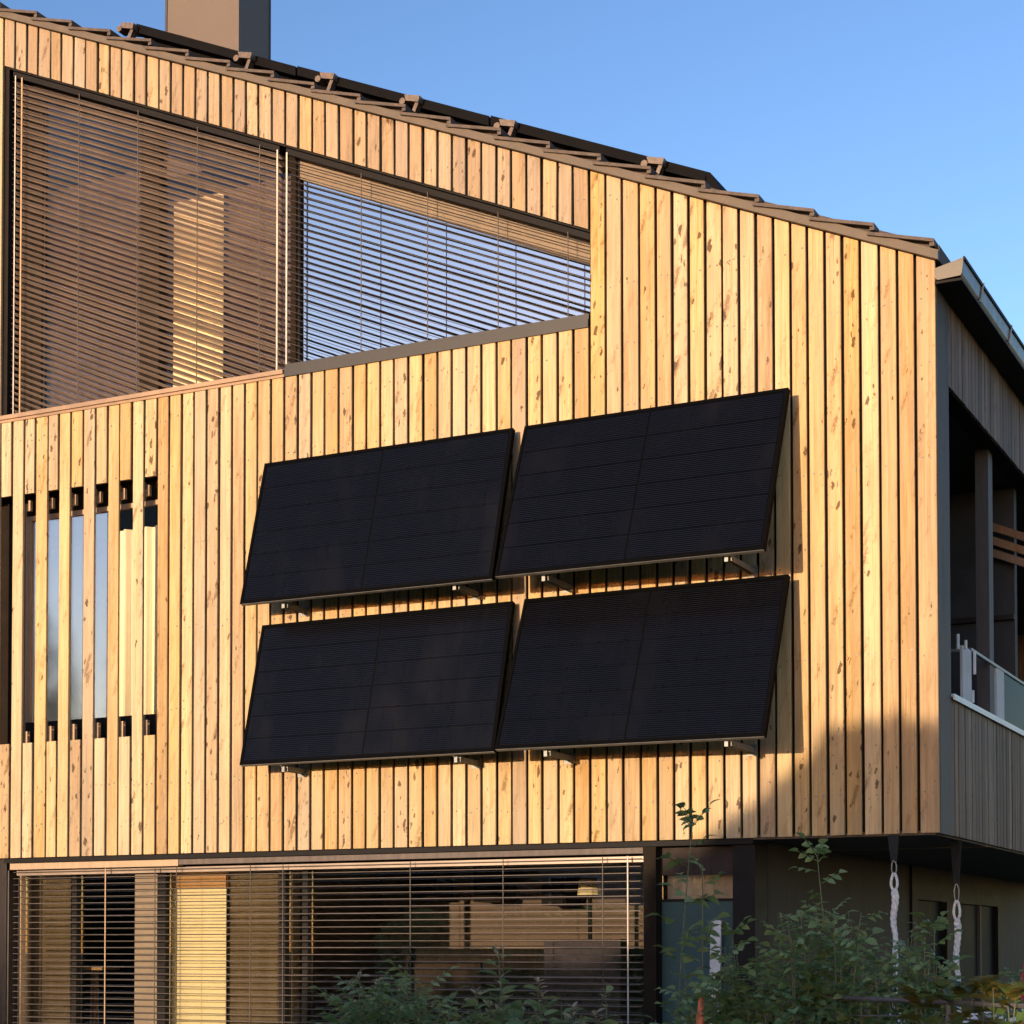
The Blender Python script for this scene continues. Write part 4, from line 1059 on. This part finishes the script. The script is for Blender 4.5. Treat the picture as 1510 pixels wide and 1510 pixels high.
DIST = 15.5
def cast(px_, py_, Y=0.0): return fy(px_, py_, Y) + TO_SUN * DIST
# round tree whose crown throws the shade on the lower right of the facade
prof = [(1010, 1262), (1050, 1236), (1090, 1216), (1130, 1190), (1172, 1156), (1212, 1112), (1250, 1072), (1295, 1052), (1340, 1060), (1385, 1068), (1440, 1070), (1520, 1090), (1600, 1130)]
cl = []
for px_, py_ in prof:
    top_ = cast(px_, py_)
    r = .36; cl.append((top_ - Vector((0, 0, r)), r))
    zz_ = top_.z - 2 * r
    while zz_ > .9: cl.append((Vector((top_.x + random.uniform(-.1, .1), top_.y + random.uniform(-.3, .3), zz_)), .5)); zz_ -= .55
cc = cast(1340, 1200)
tree_blob('garden_tree', 'round leafy garden tree across the lawn', 'tree', cl, 60000, M['leaf'], (cc.x, cc.y, 0), .19)
# hedge below the line of the evening light
cl = []
for i in range(46):
    px_ = -330 + i * 33; p = cast(px_, (1402 if px_ > 480 else 1535) - 12 * math.sin(i * .9) + random.uniform(-8, 8) - max(0, (px_ - 940)) * .55 if px_ < 1250 else 1250, .05)
    r = .38; cl.append((p - Vector((0, 0, r)), r)); z_ = p.z - 2 * r
    while z_ > .3: cl.append((Vector((p.x, p.y + random.uniform(-.2, .2), z_)), .45)); z_ -= .5
hp = cast(500, 1450)
tree_blob('hedge', 'long clipped leafy hedge across the lawn', 'hedge', cl, 38000, M['leaf'], (hp.x, hp.y, 0), .24)
# a far row of spruces, mirrored in the slatted window as one dark jagged mass
cr = MB()
for i in range(44):
    tx = -62 + i * 1.08 + random.uniform(-.4, .4); ty = -25 + random.uniform(-2, 2); hh = random.uniform(9.0, 12.2) * (1 if tx < -19 else .72)
    cr.tube([(tx, ty, 0), (tx, ty, hh)], [.16, .015], 6)
    nlev = int(hh * 4)
    for lv in range(nlev):
        f = lv / nlev; z = .7 + (hh - .7) * f; R_ = (1 - f) ** .85 * hh * .17 + .08
        for q in range(int(6 + 6 * (1 - f))):
            an = random.uniform(0, 6.28); rr_ = R_ * random.uniform(.7, 1.1); d = Vector((math.cos(an), math.sin(an), -.28)); s_ = Vector((-d.y, d.x, 0)) * (.10 + .12 * rr_)
            p0 = Vector((tx, ty, z + random.uniform(-.08, .08)))
            cr.add([p0, p0 + d * rr_ * .5 + s_, p0 + d * rr_, p0 + d * rr_ * .5 - s_, p0 + d * rr_ * .55 - Vector((0, 0, .16))], [(0, 1, 2, 3), (0, 4, 2)])
me = bpy.data.meshes.new('treeline'); me.from_pydata(cr.v, [], cr.f); me.materials.append(M['needle'])
o = bpy.data.objects.new('treeline', me); COL.objects.link(o); o['kind'] = 'stuff'
tag(o, 'dark row of spruces across the garden, mirrored in the slatted window', 'treeline')

# neighbour's house, mirrored in the ground floor window
nh = thing('neighbour_house', 'long pinkish house across the garden, mirrored in the ground floor blind window', 'house', (-31, -34, 0))
box('wall', M['render_wall'], nh, -17, 17, -4, 4, 0, 4.0)
rr = MB(); rr.loft([[(-17.4, -4.6, 3.9), (-17.4, 4.6, 3.9), (-17.4, 4.6, 4.05), (-17.4, 0, 7.0), (-17.4, -4.6, 4.05)], [(17.4, -4.6, 3.9), (17.4, 4.6, 3.9), (17.4, 4.6, 4.05), (17.4, 0, 7.0), (17.4, -4.6, 4.05)]])
rr.build('roof', M['tile_dark'], nh)
for i in range(11):
    f = box('window', M['white_metal'], nh, -15.5 + i * 3, -14.1 + i * 3, 4.002, 4.05, 2.2, 3.5)
    box('pane', M['frame_dark'], f, -15.42 + i * 3, -14.18 + i * 3, 4.051, 4.06, 2.28, 3.42)
